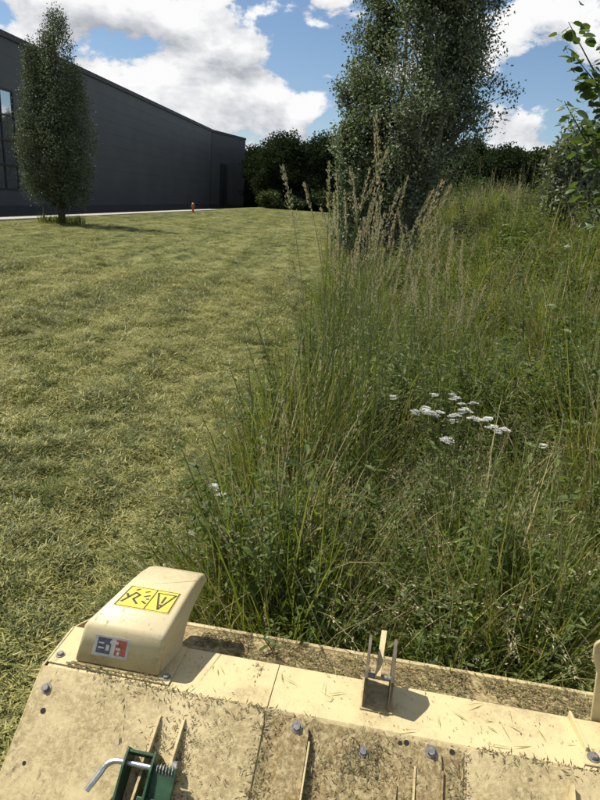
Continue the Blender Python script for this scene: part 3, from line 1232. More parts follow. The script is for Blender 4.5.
# far wood: real trees, a mass nobody could count
def mesh_woodtree(h, rad, n=900):
    mb = MB()
    mb.tube([(0, 0, -.5), (0, 0, h * .7)], [.28, .12], 6)
    k = 40
    cl = []
    for i in range(k):
        u = rng.random()
        z = h * (.10 + .86 * u)
        pr = rad * math.sin(math.pi * (0.12 + .80 * u)) ** .55
        a = rng.random() * 6.283
        r_ = pr * (.3 + .6 * rng.random())
        cl.append((r_ * math.cos(a), r_ * math.sin(a), z - .3))
    cl = np.array(cl)
    c = np.repeat(cl, n // k, 0)
    m = len(c)
    c = c + rdir(m) * (rng.random(m)[:, None] ** .4) * rad * .42
    sz = rng.uniform(.6, 1.3, m)
    leaves(mb, c, rdir(m), rdir(m, .5), .46 * sz, .32 * sz, 1)
    return mb.mesh('woodtree', [M['bark'], M['wood_leaf']])


src_wood = source_collection('wood_source', [mesh_woodtree(13, 4.2, 7000), mesh_woodtree(12, 3.8, 6400), mesh_woodtree(14, 4.4, 7400), mesh_woodtree(10.5, 3.6, 5600)])

wp, wk, wsz = [], [], []
for row, (yy, cnt) in enumerate(((126, 72), (131, 72), (137, 72), (152, 72), (158, 72), (165, 72))):
    for i in range(cnt):
        x = -40 + (i + random.uniform(-.3, .3)) * 2.9
        y = yy + random.uniform(-2, 2) - .55 * max(0, x - 6) 
        if y < 151 and x < -.095 * y + 1.5:
            continue
        wp.append((x, y, gz(x, y)))
        wk.append(random.randrange(4))
        s_ = random.uniform(.76, .98) * (1.0 + .05 * row) * (1.03 if x > 8 else 1.0)
        wsz.append((s_ * 1.1, s_ * 1.1, s_))
n = len(wp)
scatter('far_wood', src_wood, wp, wk, np.stack([np.zeros(n), np.zeros(n), rng.random(n) * 6.283], -1), wsz,
        'dark wood closing off the far side of the field', 'wood')


# bushes: individuals
def bush_mesh(rad, h, n, leaf, mat):
    mb = MB()
    k = 22
    u = rdir(k, .3)
    c = u * np.array([rad, rad, h * .5]) * rng.uniform(.35, .82, (k, 1)) + np.array([0, 0, h * .5])
    for p in c[:10]:
        mb.tube([(0, 0, -.1), (p[0] * .4, p[1] * .4, p[2] * .5), tuple(p)], [.05, .03, .01], 4, 0, False)
    cc = np.repeat(c, n // k, 0)
    m = len(cc)
    cc = cc + rdir(m) * (rng.random(m)[:, None] ** .45) * np.array([rad, rad, h * .5]) * .40
    cc[:, 2] = np.maximum(cc[:, 2], .05)
    sz = rng.uniform(.6, 1.3, m)
    lf = MB()
    leaves(lf, cc, rdir(m, .2), rdir(m, .5), leaf * sz, leaf * .55 * sz)
    return mb.mesh('stems', [M['bark']]), lf.mesh('foliage', [mat])


def put_bush(name, loc, rad, h, n, leaf, mat, label, group=None):
    root = empty(name, loc)
    a, b = bush_mesh(rad, h, n, leaf, mat)
    for nm, me in (('stems', a), ('foliage', b)):
        o = bpy.data.objects.new(nm, me)
        COL.objects.link(o)
        o.parent = root
    tag(root, label, 'bush', group)
    return root


put_bush('willow_bush', (4.75, 12.3, gz(4.75, 12.3)), .66, 2.3, 5000, .10, M['grey_leaf'], 'pale grey-green willow bush at the right edge of the meadow')
put_bush('willow_bush', (5.75, 12.8, gz(5.75, 12.8)), .95, 2.6, 5000, .10, M['grey_leaf'], 'rightmost grey-green bush, cut by the picture edge')
put_bush('dark_bush', (4.3, 26.5, gz(4.3, 26.5)), 1.7, 3.0, 3600, .13, M['bush_leaf'], 'rounded dark green bush right behind the silvery poplar')
put_bush('dark_bush', (7.4, 30.0, gz(7.4, 30)), 1.2, 1.8, 2600, .13, M['bush_leaf'], 'low dark bush on the meadow bank between poplar and willow bush')
put_bush('dark_bush', (2.0, 24.0, gz(2.0, 24)), 1.3, 2.9, 3600, .13, M['bush_leaf'], 'dark green bush behind the foot of the silvery poplar')
for i, (x, y, r_, h_, lb) in enumerate((
        (-7.6, 121, 2.8, 3.2, 'leftmost pale bush at the wood edge beside the dark hall'),
        (-3.2, 120, 2.1, 2.4, 'small pale bush at the wood edge, second from the dark hall'),
        (1.6, 121, 2.9, 4.0, 'tall pale bush at the wood edge left of the tall grasses'))):
    put_bush('edge_bush', (x, y, gz(x, y)), r_, h_, 1800, .6, M['bush_leaf'], lb, 'bushes along the wood edge')


# near shrub at the right, its leaves told apart one by one
def leaf_mesh(L, W):
    mb = MB()
    rows = [(0, .05), (.18, .72), (.42, 1.0), (.68, .92), (.88, .55), (1.0, .08)]
    v, f = [], []
    for t, w in rows:
        v += [(-W * .5 * w, L * t, .10 * W * w + -.12 * L * t * t), (0, L * t, -.12 * L * t * t), (W * .5 * w, L * t, .10 * W * w - .12 * L * t * t)]
    for i in range(len(rows) - 1):
        for j in range(2):
            f.append((i * 3 + j, i * 3 + j + 1, i * 3 + j + 4, i * 3 + j + 3))
    mb.add(v, f)
    mb.tube([(0, -.018, .004), (0, 0, 0)], [.0012, .001], 3, 0, False)
    return mb.mesh('leaf', [M['alder_leaf']])


def near_shrub(loc):
    root = empty('alder_shrub', loc)
    lm = [leaf_mesh(.075, .056), leaf_mesh(.062, .050), leaf_mesh(.085, .060)]
    tr = MB()
    tr.tube([(0, 0, -.1), (.02, .02, 1.0), (-.05, 0, 2.0), (-.02, .03, 3.1), (0, .05, 3.7)], [.05, .042, .034, .02, .008], 8)
    tr.build('trunk', M['bark'], root, smooth=True)
    # branches: start on the trunk, end point
    br = [((-.03, .02, 2.35), (-.88, .0, 3.28), 30), ((-.02, .03, 2.6), (-.74, .12, 3.10), 34), ((-.04, 0, 2.1), (-.78, .1, 2.84), 34),
          ((-.04, 0, 2.2), (-.70, -.12, 3.0), 34), ((0, .03, 1.9), (-.66, -.15, 2.55), 32), ((0, .03, 2.9), (-.62, .05, 3.24), 26),
          ((-.03, .02, 2.3), (-.66, -.05, 2.94), 34), ((-.02, .02, 2.0), (-.66, .05, 2.70), 34), ((-.02, .02, 1.75), (-.52, .12, 2.30), 28)]
    for (p, q, k) in br:
        p, q = Vector(p), Vector(q)
        m_ = p.lerp(q, .5) + Vector((random.uniform(-.04, .04), random.uniform(-.04, .04), -.05))
        pts = [p, p.lerp(m_, .6), m_, m_.lerp(q, .55) + Vector((0, 0, -.01)), q]
        b = MB().tube(pts, [.014, .011, .008, .005, .002], 5, 0, False).build('branch', M['bark'], root, smooth=True)
        for j in range(k):
            t = random.uniform(.62, 1.0)
            s_ = t * 4
            i = min(3, int(s_))
            c = pts[i].lerp(pts[i + 1], s_ - i)
            a = random.random() * 6.283
            off = Vector((math.cos(a), math.sin(a), random.uniform(-.5, .9)))
            tw = c + off * random.uniform(.015, .12)
            o = bpy.data.objects.new('leaf', random.choice(lm))
            COL.objects.link(o)
            o.parent = b
            o.location = tw
            o.rotation_euler = (random.uniform(-.7, .9), random.uniform(-.8, .8), math.atan2(-off.x, off.y) + random.uniform(-.5, .5))
            sc_ = random.uniform(.75, 1.2)
            o.scale = (sc_, sc_, sc_)
    tag(root, 'round-leaved shrub reaching in from the right picture edge', 'shrub')


near_shrub((2.42, 4.5, gz(2.42, 4.5)))

# ------------------------------------------------------------------ meadow individuals


def reed_parts(h, seed, head='narrow'):
    random.seed(seed)
    az = random.random() * 6.283
    ln = random.uniform(.02, .16)
    t = np.linspace(0, 1, 9)
    P = np.stack([math.cos(az) * ln * t ** 2.2 * h, math.sin(az) * ln * t ** 2.2 * h, -.03 + h * t], -1)
    st = MB().tube(P, list(np.linspace(.0030, .0011, 9)), 5, 0, False, random.random()).mesh('stem', [M['stem_green']])
    lfs = []
    for q in range(3):
        lf = MB()
        tt = rng.uniform(.06 + .16 * q, .2 + .16 * q, 1)
        base = np.stack([np.interp(tt, t, P[:, j]) for j in range(3)], -1)
        blades(lf, base, rng.uniform(.2, .36, 1), rng.uniform(.004, .0075, 1), rng.random(1) * 6.283, rng.uniform(.08, .3, 1), rng.uniform(.1, 1.2, 1), 5, 0)
        lfs.append(lf.mesh('leaf', [M['grass_green']]))
    hd = MB()
    if head == 'narrow':
        a, wd, nn = .90, .010, 120
    elif head == 'loose':
        a, wd, nn = .87, .032, 150
    else:
        a, wd, nn = .84, .028, 220
    p0 = np.array([np.interp(a, t, P[:, j]) for j in range(3)])
    panicle(hd, p0, P[-1] + np.array([math.cos(az), math.sin(az), 0]) * .015, 1, wd, nn, 0)
    hd = hd.mesh('seed_head', [M['seed_tan']] if head != 'green' else [M['seed_green']])
    return [st] + lfs + [hd]


REEDS = {}
for hd_ in ('narrow', 'loose', 'full'):
    REEDS[hd_] = [reed_parts(2.0, 10 + i + 50 * len(hd_), hd_) for i in range(5)]


def put_reed(x, y, h, head, label, group):
    ms = random.choice(REEDS[head])
    root = empty('tall_grass_stalk', (x, y, float(terrain(x, y))), random.random() * 6.283)
    for nm, me in zip(('stem', 'leaf', 'leaf', 'leaf', 'seed_head'), ms):
        o = bpy.data.objects.new(nm, me)
        COL.objects.link(o)
        o.parent = root
    f = h / 2.0
    root.scale = (f * random.uniform(.85, 1.1), f * random.uniform(.85, 1.1), f)
    root.rotation_euler[0] = max(-.045, min(.045, random.gauss(0, .03)))
    root.rotation_euler[1] = max(-.045, min(.045, random.gauss(0, .03)))
    tag(root, label, 'grass stalk', group)


random.seed(21)
LA = 'slender green grass stalk in the tallest clump beside the mown edge'
for i in range(52):
    a = random.random() * 6.283
    q = math.sqrt(random.random())
    x = .29 + math.cos(a) * q * .24
    y = 3.75 + math.sin(a) * q * .55
    put_reed(x, y, random.uniform(1.75, 2.42), 'narrow' if random.random() < .85 else 'loose', LA, 'stalks of the tallest grass clump')
LB = 'stalk with a full tan seed head in the clump right of the tallest grasses'
for i in range(32):
    a = random.random() * 6.283
    q = math.sqrt(random.random())
    x = .88 + math.cos(a) * q * .27
    y = 4.3 + math.sin(a) * q * .4
    put_reed(x, y, random.uniform(1.5, 2.2), random.choice(('full', 'full', 'loose')), LB, 'stalks of the tan seed-head clump')
LC = 'single seed-bearing grass stalk standing above the meadow tangle'
for i in range(28):
    y = random.uniform(5.5, 14)
    x = float(edge_x(y)) + .1 + random.random() * y * .5
    put_reed(x, y, random.uniform(1.2, 1.75), random.choice(('loose', 'full', 'narrow')), LC, 'grass stalks scattered in the meadow')
put_reed(.48, 3.7, 2.65, 'full', 'tallest grass stalk, its dark head standing against the poplar', None)
put_reed(.0, 3.7, 2.5, 'narrow', 'leftmost tall stalk, standing alone against the far wood', None)


# yarrow with flat white heads
def yarrow_parts(h, seed, mat):
    random.seed(seed)
    st = MB()
    P = leafy_stem(st, (0, 0, -.02), h, random.random() * 6.283, random.uniform(.05, .2), 9, .07, .014, 0, 1, 2)
    st = st.mesh('stem', [M['stem_green'], M['weed_leaf']])
    fl = MB()
    top = P[-1]
    nb = random.choice((6, 9, 12, 15))
    rad_ = .0085 * math.sqrt(nb) * random.uniform(.7, 1.0)
    tilt = np.array([random.gauss(0, .25), random.gauss(0, .25)])
    for i in range(nb):
        a = i * 2.4
        q = rad_ * math.sqrt(i / nb) * random.uniform(.85, 1.15)
        ox, oy = math.cos(a) * q, math.sin(a) * q
        c = top + np.array([ox, oy, .018 - q * .3 + ox * tilt[0] + oy * tilt[1] + random.uniform(-.003, .004)])
        fl.tube([tuple(top - np.array([0, 0, .02])), tuple(c)], [.001, .0008], 3, 0, False)
        k = 16
        aa = rng.random(k) * 6.283
        rr = np.sqrt(rng.random(k)) * .0075
        cc = c + np.stack([rr * np.cos(aa), rr * np.sin(aa), rng.uniform(0, .004, k)], -1)
        leaves(fl, cc, np.stack([np.cos(aa), np.sin(aa), np.full(k, .25)], -1), np.tile([0, 0, 1.], (k, 1)), .0075, .0065, 1)
    fl = fl.mesh('flower_head', [M['stem_green'], mat])
    return st, fl


def put_yarrow(x, y, h, label, group, pink=False):
    ms = random.choice(YPINK if pink else YARROW)
    root = empty('yarrow_plant', (x, y, float(terrain(x, y))), random.random() * 6.283)
    for nm, me in zip(('stem', 'flower_head'), ms):
        o = bpy.data.objects.new(nm, me)
        COL.objects.link(o)
        o.parent = root
    f = h / .9
    root.scale = (1.0, 1.0, f)
    tag(root, label, 'flower', group)


YARROW = [yarrow_parts(.9, 300 + i, M['flower_white']) for i in range(9)]
YPINK = [yarrow_parts(.9, 330 + i, M['flower_pink']) for i in range(2)]
random.seed(5)
for i in range(26):
    x = .82 + .30 * random.random() ** 1.4
    y = 3.6 + random.uniform(-.20, .28)
    put_yarrow(x, y, random.uniform(.92, 1.06), 'white flat-headed yarrow in the bright cluster right of the tall grasses', 'yarrow cluster in the meadow')
put_yarrow(-.33, 3.1, .64, 'white flower at the meadow edge nearest the mown grass', None)
put_yarrow(-.30, 3.12, .62, 'white flower just right of the outermost flower at the mown edge', None)
put_yarrow(-.36, 3.14, .67, 'white flower highest of the small group at the mown edge', None)
put_yarrow(-.20, 3.1, .66, 'pale pink flower head beside the white ones at the mown edge', None, True)
put_yarrow(.50, 3.7, 1.03, 'lone white flower among the tallest grass stalks', None)
put_yarrow(1.15, 2.3, .52, 'white flower low in front of the machine, toward the right', None)
put_yarrow(1.19, 2.36, .54, 'right one of two low white flowers before the machine', None)
put_yarrow(.90, 2.28, .36, 'lowest white flower, close to the machine front edge', None)
put_yarrow(1.31, 3.4, .88, 'white flower right of and below the bright yarrow cluster', None)
put_yarrow(2.85, 7.0, 1.5, 'white flower far right under the shrub branches', None)

# larger leafy weeds one can tell apart along the cut edge
WEEDS = []
for i in range(6):
    random.seed(400 + i)
    s_, l_ = MB(), MB()
    for j in range(3):
        a = random.random() * 6.283
        mbx = MB()
        leafy_stem(mbx, (math.cos(a) * .03, math.sin(a) * .03, -.02), random.uniform(.75, 1.0), a, random.uniform(.05, .3), 15, .075, .024, 0, 1, 2)
        s_.v += mbx.v
        s_.f += [tuple(q + s_.n for q in f) for f in mbx.f]
        s_.m += mbx.m
        s_.var += mbx.var
        s_.n += mbx.n
    WEEDS.append(s_.mesh('leafy_stems', [M['stem_green'], M['weed_leaf']]))
random.seed(77)
for i in range(30):
    y = random.uniform(2.5, 6.5)
    x = float(edge_x(y)) + .15 + random.random() * (y * .5)
    if mower_local(x, y)[1] < .85:
        continue
    o = bpy.data.objects.new('leafy_weed', random.choice(WEEDS))
    COL.objects.link(o)
    o.location = (x, y, float(terrain(x, y)))
    o.rotation_euler = (random.gauss(0, .08), random.gauss(0, .08), random.random() * 6.283)
    s0 = random.uniform(.6, 1.05) * (.6 if x - edge_x(y) < .4 else 1)
    o.scale = (s0, s0, s0)
    tag(o, 'broad-leaved green weed growing in the near meadow tangle', 'weed', 'leafy weeds in the near meadow')

# long bright grass leaning out over the cut edge and the machine
EDGE = []
for i in range(4):
    tb = MB()
    k = 60
    a = rng.random(k) * 6.283
    q = np.sqrt(rng.random(k)) * .09
    base = np.stack([q * np.cos(a), q * np.sin(a), np.full(k, -.02)], -1)
    blades(tb, base, rng.uniform(.3, .75, k), rng.uniform(.004, .009, k), a + rng.normal(0, .7, k), rng.uniform(.1, .6, k), rng.uniform(.5, 1.9, k), 6, 0)
    EDGE.append(tb.mesh('grass_tuft', [M['edge_grass']]))
random.seed(12)
for i in range(26):
    y = random.uniform(2.15, 4.6)
    x = float(edge_x(y)) + random.uniform(-.08, .22)
    if mower_local(x, y)[1] < .5:
        continue
    o = bpy.data.objects.new('grass_tuft', random.choice(EDGE))
    COL.objects.link(o)
    o.location = (x, y, float(terrain(x, y)))
    o.rotation_euler = (random.gauss(0, .1), random.gauss(0, .1), random.random() * 6.283)
    s0 = random.uniform(.7, 1.1)
    o.scale = (s0, s0, s0)
    tag(o, 'bright arching grass tuft along the edge of the cut strip', 'grass', 'grass tufts along the cut edge')

# grey peg in the cut grass
pg = empty('marker_peg', (-.61, 3.38, gz(-.61, 3.38)))
MB().tube([(0, 0, -.1), (0, 0, .12)], .016, 8).build('shaft', M['peg'], pg)
MB().tube([(0, 0, .12), (0, 0, .165)], .030, 6).build('head', M['peg'], pg)
tag(pg, 'small grey metal peg in the grass behind the machine hood', 'peg')

# ------------------------------------------------------------------ the machine


def build_mower():
    root = empty('flail_mower', (MO[0], MO[1], 0), -TH)
    K = .77                                   # slope of the near plate
    nv = Vector((0, -K, 1)).normalized()      # its normal

    def S(a, b, h=0.0):                       # point on the sloping plate, h above it
        return Vector((a, b, .70 + K * b)) + nv * h

    A0, A1 = -.87, 1.30
    T = .006
    # sloping near plate
    MB().prism([S(A0, -.50), S(A1, -.50), S(A1, 0), S(A0, 0)], -nv * T).build('sloping_plate', M['paint_mid'], root, bevel=.002)
    # top plate in two lengths with a joint between
    for (a0, a1) in ((A0 + .012, -.121), (-.119, A1)):
        MB().prism([(a0, .001, .70), (a1, .001, .70), (a1, .19, .702), (a0, .19, .702)], (0, 0, -T)).build('top_plate', M['paint'], root, bevel=.002)
    # rounded step down to the front apron
    MB().prism([(A0, .1915, .701), (A0, .197, .695), (A0, .197, .625), (A0, .1915, .625)], (A1 - A0, 0, 0)).build('front_step', M['paint'], root)
    MB().prism([(A0, .1975, .632), (A0, .425, .598), (A0, .425, .592), (A0, .1975, .626)], (A1 - A0, 0, 0)).build('front_apron', M['paint_dirty'], root, bevel=.002)
    MB().tube([(A0, .428, .598), (A1, .428, .598)], .011, 8).build('apron_rail', M['paint_mid'], root)
    MB().prism([(A0, .426, .585), (A0, .434, .585), (A0, .47, .22), (A0, .462, .22)], (A1 - A0, 0, 0)).build('front_flap', M['dark'], root)
    # end plates reach the ground as skids
    for a in (A0 - .008, A1):
        MB().prism([(a, -.50, .312), (a, 0, .697), (a, .19, .699), (a, .425, .596), (a, .40, .12), (a, .25, 0), (a, -.25, 0), (a, -.50, .15)], (.008, 0, 0)).build('side_plate', M['paint_mid'], root, bevel=.002)
    MB().prism([(A0, -.498, .30), (A0, -.49, .30), (A0, -.45, .12), (A0, -.458, .12)], (A1 - A0, 0, 0)).build('rear_plate', M['paint_dirty'], root)
    MB().tube([(A0 + .01, -.25, .085), (A1 - .01, -.25, .085)], .08, 16).build('rear_roller', M['bolt'], root)

    # sheets and straps lying on the sloping plate
    def sheet(name, pts, th, mat, lift=.0005, bevel=.0015):
        return MB().prism([S(a, b, lift) for a, b in pts], nv * th).build(name, mat, root, bevel=bevel)

    sheet('cover_sheet', [(-.655, -.50), (-.13, -.50), (-.121, -.03), (-.127, -.012), (-.145, -.004), (-.645, -.010), (-.655, -.02)], .005, M['paint_mid'])
    sheet('backing_sheet', [(-.115, -.50), (.475, -.50), (.475, -.012), (-.115, -.006)], .003, M['paint_dirty'])
    sheet('cover_sheet', [(.485, -.50), (A1 - .01, -.50), (A1 - .01, -.004), (.50, -.004), (.485, -.015)], .007, M['paint_mid'])
    sheet('small_plate', [(.075, -.34), (.29, -.34), (.29, -.105), (.075, -.105)], .006, M['paint_dirty'], .0036)

    def strap(a, w, b_end, lift, name='strap'):
        top = -.012
        pts = [(a - w * 1.15, b_end), (a + w * 1.05, b_end), (a + w * .95, top - .05)]
        for k in range(7):
            g_ = math.pi * k / 6
            pts.append((a + math.cos(g_) * w * .95, top - .03 + math.sin(g_) * w * .8))
        pts.append((a - w * .95, top - .05))
        return sheet(name, pts, .007, M['paint_dirty'], lift)

    strap(-.018, .040, -.46, .018)
    MB().prism([S(.022, -.44, .0035), S(.022, -.075, .0035), S(.022, -.055, .024), S(.022, -.44, .060)], (.005, 0, 0)).build('strap_rib', M['paint'], root)
    MB().prism([S(-.060, -.44, .0035), S(-.060, -.06, .0035), S(-.060, -.05, .018), S(-.060, -.44, .018)], (.005, 0, 0)).build('strap_rib', M['paint_dirty'], root)
    strap(.378, .036, -.46, .006)
    for a, hh, mt in ((.334, .045, 'paint'), (.412, .020, 'paint_dirty')):
        MB().prism([S(a, -.40, .0035), S(a, -.075, .0035), S(a, -.060, .012), S(a, -.40, hh)], (.006, 0, 0)).build('strap_rib', M[mt], root)
    MB().prism([S(.765, -.40, .008), S(.765, -.04, .008), S(.765, -.035, .03), S(.765, -.40, .07)], (.009, 0, 0)).build('rib', M['paint'], root)

    # bolts
    def bolt(c, axis_, r_=.0105, h_=.009, washer=True):
        c, ax = Vector(c), Vector(axis_).normalized()
        b = MB().tube([c, c + ax * .0022], r_ * 1.42, 16).build('bolt', M['bolt'], root)
        MB().tube([c + ax * .0022, c + ax * (h_ * .8), c + ax * h_], [r_ * 1.0, r_, r_ * .86], 6).build('head', M['bolt'], b)
        return b

    bolt(S(-.832, -.050, .0005), nv, .0115, .012)
    bolt(S(-.018, -.030, .0255), nv, .012, .012)
    bolt(S(.185, -.052, .0036), nv, .011, .011)
    bolt(S(.380, -.026, .0135), nv, .012, .013)
    for (a, b) in ((-.462, .035), (-.838, .048)):
        bolt((a, b, .7085), (0, 0, 1), .0105, .010)
    # drilled holes as solid black discs, the shade inside put into the colour
    def hole(p, ax, r_):
        p, ax = Vector(p), Vector(ax).normalized()
        MB().tube([p - ax * .004, p + ax * .0007], r_, 14).build('hole_disc', M['dark'], root)
    for (a, b, r_, lf) in ((-.815, -.101, .009, 0), (-.813, -.215, .006, 0), (.290, -.020, .0065, .0035), (.308, -.017, .008, .0035), (.441, -.018, .008, .0035), (-.64, -.215, .0, 0)):
        if r_:
            hole(S(a, b, lf), nv, r_)

    # hood at the left end ------------------------------------------------
    hood_prof = [(.030, .716), (.052, .835), (.066, .851), (.245, .893), (.300, .899), (.345, .893), (.380, .875), (.402, .848)]
    aL = [-.778, -.752, -.746, -.682, -.666, -.656, -.650, -.648]
    aR = [-.484, -.474, -.472, -.455, -.450, -.447, -.445, -.444]
    low = [(.392, .838), (.362, .837), (.320, .830), (.275, .816), (.235, .795), (.205, .762), (.188, .730), (.182, .7075)]
    th = .004
    # upper skin: front face, roof and nose
    sk_ = MB()
    nP = len(hood_prof)
    sect = [(0.0, .012), (.0025, .006), (.007, .0018), (.014, 0.0)]
    vv = []
    inset = []
    for i, (b, z) in enumerate(hood_prof):
        p0, p1 = hood_prof[max(0, i - 1)], hood_prof[min(nP - 1, i + 1)]
        tn = Vector((p1[0] - p0[0], p1[1] - p0[1])).normalized()
        nb_, nz_ = -tn.y, tn.x                      # outward normal in the b-z plane
        inset.append((b - nb_ * .012, z - nz_ * .012))
        ring = [(aL[i] + da, b - nb_ * q, z - nz_ * q) for da, q in sect] + [(aR[i] - da, b - nb_ * q, z - nz_ * q) for da, q in sect[::-1]]
        vv += ring
    W8 = 2 * len(sect)
    sk_.add(vv, [(W8 * i + j, W8 * i + j + 1, W8 * (i + 1) + j + 1, W8 * (i + 1) + j) for i in range(nP - 1) for j in range(W8 - 1)])
    hood = sk_.build('hood', M['paint_hood'], root, smooth=True)
    so = hood.modifiers.new('solid', 'SOLIDIFY')
    so.thickness = th
    so.offset = -1
    # side walls with the arched lower edge
    for (aa, off, nm) in ((aR, -.004, 'hood_side'), (aL, .004, 'hood_side')):
        up = [(aa[i] + (-.0015 if off < 0 else .0015), b, z + .001) for i, (b, z) in enumerate(inset)]
        dn = [(np.interp(b, [p[0] for p in hood_prof], aa) + (-.0015 if off < 0 else .0015), b, z) for b, z in low]
        if off > 0:
            up, dn = up[::-1], dn[::-1]
            poly = dn + up
        else:
            poly = up + dn
        MB().prism(poly, (off, 0, 0)).build(nm, M['paint_hood'], hood)
    # flange under it
    MB().prism([(-.862, .012, .7025), (-.445, .010, .7025), (-.445, .185, .7035), (-.60, .188, .7035), (-.862, .188, .7035)], (0, 0, .005)).build('hood_flange', M['paint'], hood, bevel=.0015)
    # bead of dirt caught along the foot of the hood: welded fillet
    MB().tube([(-.785, .024, .7085), (-.484, .022, .7085)], .005, 6).build('weld_bead', M['paint_dirty'], hood)

    # yellow warning label lying on the sloping roof of the hood
    def roof_pt(u, v, h):
        """u across 0..1, v along the roof 0..1"""
        (b0, z0), (b1, z1) = hood_prof[2], hood_prof[3]
        b, z = b0 + (b1 - b0) * v, z0 + (z1 - z0) * v
        l, r_ = aL[2] + (aL[3] - aL[2]) * v, aR[2] + (aR[3] - aR[2]) * v
        nn = Vector((0, -(z1 - z0), (b1 - b0))).normalized()
        return Vector((l + (r_ - l) * u, b, z)) + nn * h, nn

    U0, U1, V0, V1 = .115, .885, .40, .90

    def lab(u, v, h):
        return roof_pt(U0 + (U1 - U0) * u, V0 + (V1 - V0) * v, h)[0]
    nn = roof_pt(.5, .5, 0)[1]
    lbl = MB().prism([lab(0, 0, .0004), lab(1, 0, .0004), lab(1, 1, .0004), lab(0, 1, .0004)], nn * .0008).build('warning_label', M['yellow'], hood)
    lbl['label'] = 'yellow warning label with black border and pictograms'
    pr = MB()

    def stroke(p, q, w):
        p, q = Vector(p), Vector(q)
        d = (q - p).normalized()
        asp = .34
        s_ = Vector((-d.y, d.x)) * w
        e = d * w * .6
        pts = [p - e + s_, p - e - s_, q + e - s_, q + e + s_]
        P_ = [lab(.5 + (k.x - .5), k.y, .0014) for k in pts]
        n_ = (P_[1] - P_[0]).cross(P_[2] - P_[0])
        if n_.dot(nn) < 0:
            P_ = P_[::-1]
        pr.prism(P_, nn * .0003)
    bw = .012
    for p, q in (((.02, .04), (.98, .04)), ((.98, .04), (.98, .96)), ((.98, .96), (.02, .96)), ((.02, .96), (.02, .04)), ((.545, .04), (.545, .96))):
        stroke(p, q, bw)
    # triangle with a mark in it, pointing toward the machine
    for p, q in (((.60, .84), (.94, .84)), ((.94, .84), (.77, .12)), ((.77, .12), (.60, .84)), ((.77, .72), (.77, .42)), ((.77, .34), (.77, .29))):
        stroke(p, q, .020)
    # flying stones and a turned-away figure
    for p, q in (((.08, .22), (.20, .70)), ((.20, .70), (.30, .62)), ((.30, .62), (.24, .40)), ((.24, .40), (.36, .22)), ((.13, .46), (.06, .60)), ((.36, .78), (.42, .84)), ((.40, .58), (.48, .66)), ((.42, .36), (.50, .28)), ((.47, .48), (.50, .50)), ((.17, .82), (.21, .88))):
        stroke(p, q, .024)
    pr.build('pictogram', M['black_print'], lbl)

    # small maker's sticker on the front face
    (b0, z0), (b1, z1) = hood_prof[0], hood_prof[1]
    fn = Vector((0, -(z1 - z0), b1 - b0)).normalized()

    def face_pt(u, v, h):
        l, r_ = aL[0] + (aL[1] - aL[0]) * v, aR[0] + (aR[1] - aR[0]) * v
        return Vector((l + (r_ - l) * u, b0 + (b1 - b0) * v, z0 + (z1 - z0) * v)) + fn * h

    def rect(u0, v0, u1, v1, h, th_):
        return MB().prism([face_pt(u0, v0, h), face_pt(u1, v0, h), face_pt(u1, v1, h), face_pt(u0, v1, h)], fn * th_)
    stk = rect(.18, .26, .60, .86, .0004, .0006).build('sticker', M['sticker'], hood)
    rect(.22, .34, .385, .80, .0011, .0003).build('sticker_field', M['navy'], stk)
    rect(.44, .34, .57, .80, .0011, .0003).build('sticker_field', M['red'], stk)
    mk = MB()
    for (u0, v0, u1, v1) in ((.37, .66, .47, .74), (.40, .36, .44, .66), (.45, .50, .50, .56), (.33, .44, .37, .60), (.47, .36, .50, .46), (.24, .62, .30, .66), (.24, .48, .31, .52)):
        mk.prism([face_pt(u0, v0, .0015), face_pt(u1, v0, .0015), face_pt(u1, v1, .0015), face_pt(u0, v1, .0015)], fn * .0003)
    mk.build('sticker_mark', M['sticker_white'], stk)

    # lug bracket on the top plate ---------------------------------------
    br = MB().prism([(.160, .062, .7025), (.262, .062, .7025), (.262, .195, .7035), (.160, .195, .7035)], (0, 0, .004)).build('lug_bracket', M['paint_mid'], root, bevel=.001)
    for a in (.166, .246):
        MB().prism([(a, .068, .7065), (a, .071, .815), (a, .135, .875), (a, .160, .890), (a, .192, .880), (a, .192, .7065)], (.009, 0, 0)).build('lug', M['lug'], br, bevel=.001)
    MB().prism([(.196, .098, .798), (.214, .098, .798), (.222, .255, .848), (.204, .255, .848)], (0, 0, .010)).build('tongue', M['paint'], br, bevel=.001)
    MB().tube([(.1755, .115, .79), (.2455, .115, .79)], .008, 10).build('pin', M['bolt'], br)

    # rib with bolt at the right end of the top plate
    MB().prism([(.806, .186, .7025), (.829, .060, .7025), (.829, .060, .722), (.806, .186, .730)], (.007, .0, 0)).build('rib', M['paint'], root, bevel=.001)
    MB().prism([(.815, .012, .7025), (.90, .012, .7025), (.90, .075, .7025), (.815, .075, .7025)], (0, 0, .004)).build('foot_plate', M['paint_mid'], root, bevel=.001)
    bolt((.846, .040, .707), (0, 0, 1), .013, .013)
    pts = [(.894, .206, .60), (1.011, .206, .60), (1.011, .206, .99)]
    for k in range(6):
        g_ = math.pi / 2 + math.pi / 2 * k / 5
        pts.append((.871 + math.cos(g_) * .030, .206, .960 + math.sin(g_) * .030))
    pts.append((.844, .206, .93))
    pts.append((.867, .206, .87))
    MB().prism(pts, (0, .012, 0)).build('upright', M['paint'], root, bevel=.003)

    # latch with green housing and bent steel handle ------------------------
    def fin(a, b_lo, b_hi, h0, h1, mt='paint_mid'):
        return MB().prism([S(a, b_lo, .006), S(a, b_hi, .006), S(a, b_hi - .008, h0), S(a, b_lo, h1)], (.008, 0, 0)).build('gusset', M[mt], root, bevel=.001)
    fin(-.445, -.33, -.060, .016, .085)
    fin(-.368, -.33, -.056, .016, .085)
